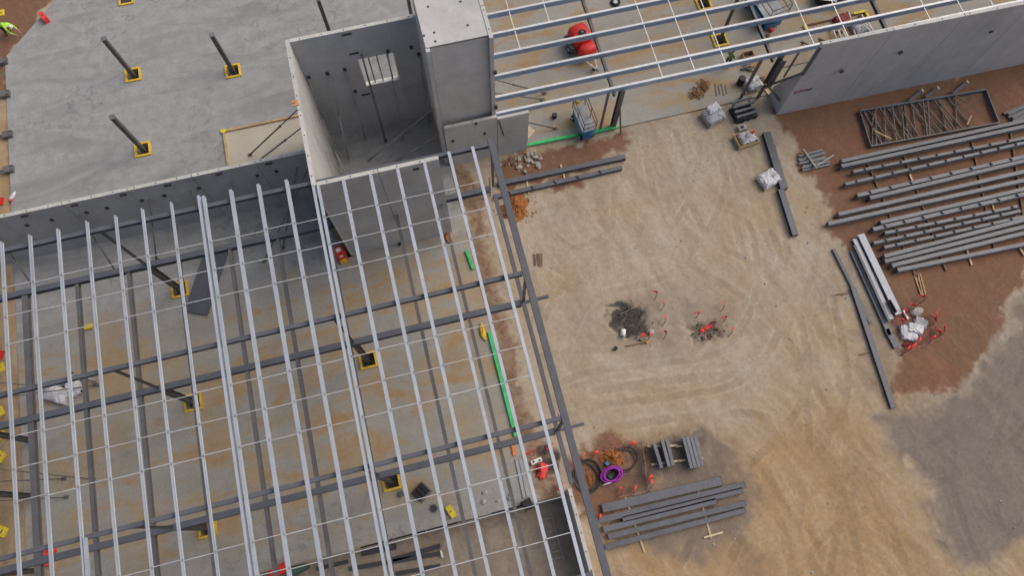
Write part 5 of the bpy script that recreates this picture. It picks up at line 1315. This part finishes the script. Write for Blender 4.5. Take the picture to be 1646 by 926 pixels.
# tyre and cart at the top edge
c = (14.71, 30.05); t = thing('spare_tyre', 'black tyre on the slab at the top edge', 'tyre', (*c, 0)); m = MB()
m.tube([(c[0] + .24 * math.cos(a), c[1] + .24 * math.sin(a), .1) for a in np.linspace(0, 2 * math.pi, 25)[:-1]], .09, 10, True); m.build('tyre', 'black_rubber', t); MB().cyl((*c, .03), .14, .1, 16).build('rim', 'alu', t)
c = (28.26, 26.84); t = thing('site_cart', 'dark cart with a pale green cover at the top right', 'cart', (*c, 0)); MB().box((*c, .5), (1.9, .9, .4), -.3).build('body', 'black_rubber', t); MB().box((c[0] + .3, c[1] + .1, .75), (1.2, .8, .1), -.3).build('cover', 'grey_plastic', t)
for dx, dy in ((-.7, -.3), (.7, -.4), (-.6, .4), (.8, .2)): MB().tube([(c[0] + dx, c[1] + dy - .06, .18), (c[0] + dx, c[1] + dy + .06, .18)], .18, 14).build('wheel', 'black_rubber', t)
MB().bar((c[0] - .9, c[1] - .2, .72), (c[0] + .1, c[1] - .6, .72), .06, .05).build('rail', 'alu', t)
# yellow-edged pit and white pipes behind the east wall
a, b = (26.09, 25.37), (30.23, 25.45)
t = thing('timber_edge', 'yellow-ended timber edging behind the east wall', 'timber', (*a, 0)); MB().bar((*a, .06), (*b, .06), .1, .12).build('board', 'timber_brown', t); MB().box((a[0], a[1] - .2, .07), (.2, .5, .14)).build('corner_block', 'yellow_plastic', t); MB().box((b[0] - .3, b[1] + .04, .075), (.9, .16, .15)).build('corner_block', 'yellow_plastic', t); MB().box((b[0] + .1, b[1] - .25, .075), (.18, .5, .15)).build('corner_block', 'yellow_plastic', t)
for i, (a, b) in enumerate((((29.12, 25.62), (28.86, 23.81)), ((29.86, 25.19), (29.87, 23.76)), ((30.01, 24.71), (30.11, 23.70)), ((27.63, 24.70), (27.58, 23.83)), ((27.95, 24.43), (27.89, 23.85)), ((28.22, 24.36), (28.20, 23.78)), ((29.23, 24.51), (29.06, 23.67)))):
    t = thing('white_pipe', 'white pipe length lying behind the east wall, %s' % ('longest left', 'longest right', 'rightmost', 'leftmost', 'second from the left', 'third from the left', 'middle one')[i], 'pipe', (*a, 0), 'white pipes behind the east wall'); MB().tube([(*a, .25), (*b, .25)], .06, 10).build('pipe', 'white_helmet', t); MB().box((*a, .1), (.3, .1, .18)).build('chock', 'timber_brown', t); MB().box((*b, .1), (.3, .1, .18)).build('chock', 'timber_brown', t)
crumpled(thing('material_heap', 'dark red and grey goods heap behind the east wall', 'goods', (*(28.55, 25.17), 0)), (28.55, 25.17), 1.0, .7, .35, .2, .002, 'maroon', 77, 'bag')
crumpled(thing('material_heap', 'grey goods heap between the white pipes', 'goods', (*(29.47, 24.45), 0)), (29.35, 24.38), .9, 1.0, .4, .2, .002, 'grey_plastic', 78, 'bag')
toolbox('little red can on the slab beside the dark rafter', (23.81, 25.58), (.2, .3, .25), .3, 'red_flag', 0, 'fuel_can', 'can')
toolbox('little brown can on the slab beside the dark rafter', (23.45, 25.18), (.2, .24, .2), .3, 'timber_brown', 0, 'fuel_can', 'can')
t = thing('paint_bucket', 'small black bucket on the slab beside the shaft wall', 'bucket', (*(8.62, 22.77), 0)); MB().cyl((*(8.62, 22.77), .002), .15, .3, 16).build('body', 'black_rubber', t); MB().cyl((*(8.62, 22.77), .3), .14, .02, 16).build('lid', 'dark_insert', t)
t = thing('sand_spill', 'pale triangular board leaning behind the wall panel end', 'board', (*(6.88, 22.00), 0)); p3 = [(6.87, 22.58), (7.23, 22.13), (6.67, 21.65)]; MB().prism(p3, .004, .05).build('board', 'timber_pale', t)
for i, (p, q) in enumerate((((25.52, 24.24), (25.84, 23.97)), ((26.70, 24.19), (27.04, 23.97)))):
    prop('short stub prop foot showing above the east wall, %s' % ('left', 'right')[i], p, (q[0] + .4, 20.3, 2.6))

# small stones scattered over the yard
m = MB()
q = np.random.default_rng(9)
for k in range(1500):
    x, y = q.uniform(4, 40), q.uniform(-9, 20.5)
    s = q.uniform(.02, .06) * (1 + (q.random() < .08) * 1.2)
    a = q.uniform(0, 6.28)
    z = gz(x, y)
    ca_, sa_ = math.cos(a) * s, math.sin(a) * s
    m.add([(x + ca_, y + sa_, z - .01), (x - sa_, y + ca_, z - .01), (x - ca_ * .8, y - sa_ * .8, z - .01), (x + sa_ * .7, y - ca_ * .7, z - .01), (x + s * .1, y, z + s * .7)], [(0, 1, 4), (1, 2, 4), (2, 3, 4), (3, 0, 4)])
m.build('loose_stones', 'rubble', label='small loose stones scattered over the yard', cat='stones', kind='stuff')

# ------------------------------------------------------------------ workers
def person(name_label, loc, rz, joints, edges, radii, mats, head, helmet, hairm, face_dir):
    """one skinned body; joints in a local frame (x forward), coloured by the nearest bone"""
    t = thing('person', name_label, 'person', (0, 0, 0))
    keys = list(joints)
    V = [Vector(joints[k]) for k in keys]; E = [(keys.index(a), keys.index(b)) for a, b in edges]
    rad = [radii[k] for k in keys]
    own = [mats.get(k, 0) for k in keys]
    for s in ('l', 'r'):                                   # five fingers a hand, slightly curled
        h = Vector(joints['hand_' + s]); w = Vector(joints['wrist_' + s]); d = (h - w).normalized()
        side = d.cross(Vector((0, 0, 1)));
        side = side.normalized() if side.length > .1 else Vector((0, 1, 0))
        nrm = side.cross(d).normalized()
        for f in range(5):
            if f < 4:
                b0 = h + side * (.027 * (f - 1.5)); L = (.068, .078, .073, .055)[f]
                p1 = b0 + d * (L * .55) - nrm * .012; p2 = p1 + d * (L * .4) - nrm * .03
            else:
                b0 = h - d * .035 + side * .04; p1 = b0 + side * .03 + d * .02; p2 = p1 + d * .035 - nrm * .01
            i0 = len(V); V += [b0, p1, p2]; E += [(i0, i0 + 1), (i0 + 1, i0 + 2)]; rad += [.0095, .009, .008]; own += [2, 2, 2]
    me = bpy.data.meshes.new('body'); me.from_pydata(V, E, [])
    ob = bpy.data.objects.new('tmp_body', me); COL.objects.link(ob)
    md = ob.modifiers.new('s', 'SKIN'); sd_ = ob.modifiers.new('u', 'SUBSURF'); sd_.levels = 1; sd_.render_levels = 1
    if not me.skin_vertices: me.skin_vertices.new()
    for i, v in enumerate(me.skin_vertices[0].data):
        v.radius = (rad[i], rad[i]); v.use_root = (i == 0 or (i >= len(keys) and (i - len(keys)) % 3 == 0))
    dg = bpy.context.evaluated_depsgraph_get(); dg.update()
    body = bpy.data.meshes.new_from_object(ob.evaluated_get(dg))
    bpy.data.objects.remove(ob)
    b = MB(); b.v = [tuple(v.co) for v in body.vertices]; b.f = [tuple(p.vertices) for p in body.polygons]
    P_ = np.array([tuple(v) for v in V])
    for p in body.polygons:
        dd = ((P_ - np.array(tuple(p.center))) ** 2).sum(1) / (np.array(rad) + .03) ** 1.0
        b.mi.append(own[int(dd.argmin())]); b.smooth.append(True)
    hc = Vector(head); fd = Vector(face_dir).normalized(); up = Vector((0, 0, 1)); up = (up - fd * up.dot(fd)).normalized() if abs(fd.z) < .9 else Vector((1, 0, 0)); sdv = up.cross(fd)
    b.cm = 2
    b.blob(tuple(hc), (.085, .078, .112), 1, .02, 16, 12)
    b.blob(tuple(hc + fd * .09 - up * .01), (.016, .014, .02), 2, .02, 8, 6)             # nose
    for s in (-1, 1): b.blob(tuple(hc + sdv * (s * .08)), (.02, .012, .03), 3, .02, 8, 6)    # ears
    b.cm = 4
    for s in (-1, 1): b.blob(tuple(hc + fd * .078 + sdv * (s * .032) + up * .015), (.01, .01, .008), 4, .02, 8, 6)   # eyes
    b.cm = 5; b.blob(tuple(hc + fd * .082 - up * .05), (.012, .022, .006), 5, .02, 8, 6)
    bo = b.build('body', ['hi_vis' if helmet else 'green_shirt', 'navy_cloth', 'skin', 'boot_leather', 'dark_hair', 'red_marker'], t, origin=(0, 0, 0))
    m = MB()
    if helmet:
        m.blob(tuple(hc + up * .05 - fd * .005), (.125, .115, .1), 6, .01, 16, 10); m.cyl(tuple(hc + up * .02 + fd * .05), .12, .015, 16); m.build('helmet', 'white_helmet', t, origin=(0, 0, 0))
    else:
        m.blob(tuple(hc + up * .035 - fd * .018), (.095, .092, .1), 7, .06, 16, 10); m.build('hair', hairm, t, origin=(0, 0, 0))
    t.location = loc; t.rotation_euler = (0, 0, rz)
    return t
RAD = dict(pelvis=.15, waist=.135, chest=.165, neck=.06, skull=.07, shoulder_l=.075, shoulder_r=.075, elbow_l=.05, elbow_r=.05, wrist_l=.034, wrist_r=.034, hand_l=.04, hand_r=.04, hip_l=.095, hip_r=.095, knee_l=.065, knee_r=.065, ankle_l=.045, ankle_r=.045, toe_l=.045, toe_r=.045)
EDG = [('pelvis', 'waist'), ('waist', 'chest'), ('chest', 'neck'), ('neck', 'skull')] + [(a + s, b + s) for s in ('_l', '_r') for a, b in (('shoulder', 'elbow'), ('elbow', 'wrist'), ('wrist', 'hand'), ('hip', 'knee'), ('knee', 'ankle'), ('ankle', 'toe'))] + [('chest', 'shoulder_l'), ('chest', 'shoulder_r'), ('pelvis', 'hip_l'), ('pelvis', 'hip_r')]
MT = dict(skull=2, neck=2, pelvis=1, **{k + s: v for s in ('_l', '_r') for k, v in (('wrist', 2), ('hand', 2), ('hip', 1), ('knee', 1), ('ankle', 3), ('toe', 3))})
bend = dict(pelvis=(0, 0, .82), waist=(.2, 0, .92), chest=(.5, 0, .93), neck=(.7, 0, .93), skull=(.82, 0, .95))
for s, sg in (('_l', 1), ('_r', -1)):
    bend.update({'shoulder' + s: (.56, sg * .2, .92), 'elbow' + s: (.72, sg * .26, .62), 'wrist' + s: (.95, sg * .16, .42), 'hand' + s: (1.03, sg * .14, .36), 'hip' + s: (0, sg * .1, .78), 'knee' + s: (.16, sg * .15, .45), 'ankle' + s: (-.04, sg * .15, .08), 'toe' + s: (.14, sg * .17, .05)})
q = (-23.79, 37.12)
person('worker in lime hi-vis shirt and pale helmet bending at the slab corner', (q[0], q[1], gz(*q)), math.radians(-32), bend, EDG, RAD, MT, (.84, 0, .97), True, None, (.75, 0, -.66))
stand = dict(pelvis=(0, 0, .93), waist=(.02, 0, 1.1), chest=(.03, 0, 1.33), neck=(.03, 0, 1.5), skull=(.05, 0, 1.6))
for s, sg in (('_l', 1), ('_r', -1)):
    stand.update({'shoulder' + s: (.02, sg * .19, 1.4), 'elbow' + s: (.06, sg * .26, 1.13), 'wrist' + s: (.26, sg * .2, 1.0), 'hand' + s: (.34, sg * .17, .98), 'hip' + s: (0, sg * .1, .88), 'knee' + s: (.04, sg * .12, .48), 'ankle' + s: (-.02, sg * .13, .08), 'toe' + s: (.16, sg * .15, .05)})
q = (20.09, 23.65)
person('dark-haired worker in a green shirt standing under the east roof', (q[0], q[1], 0.004), math.radians(30), stand, EDG, RAD, MT, (.06, 0, 1.66), False, 'dark_hair', (1, 0, -.2))
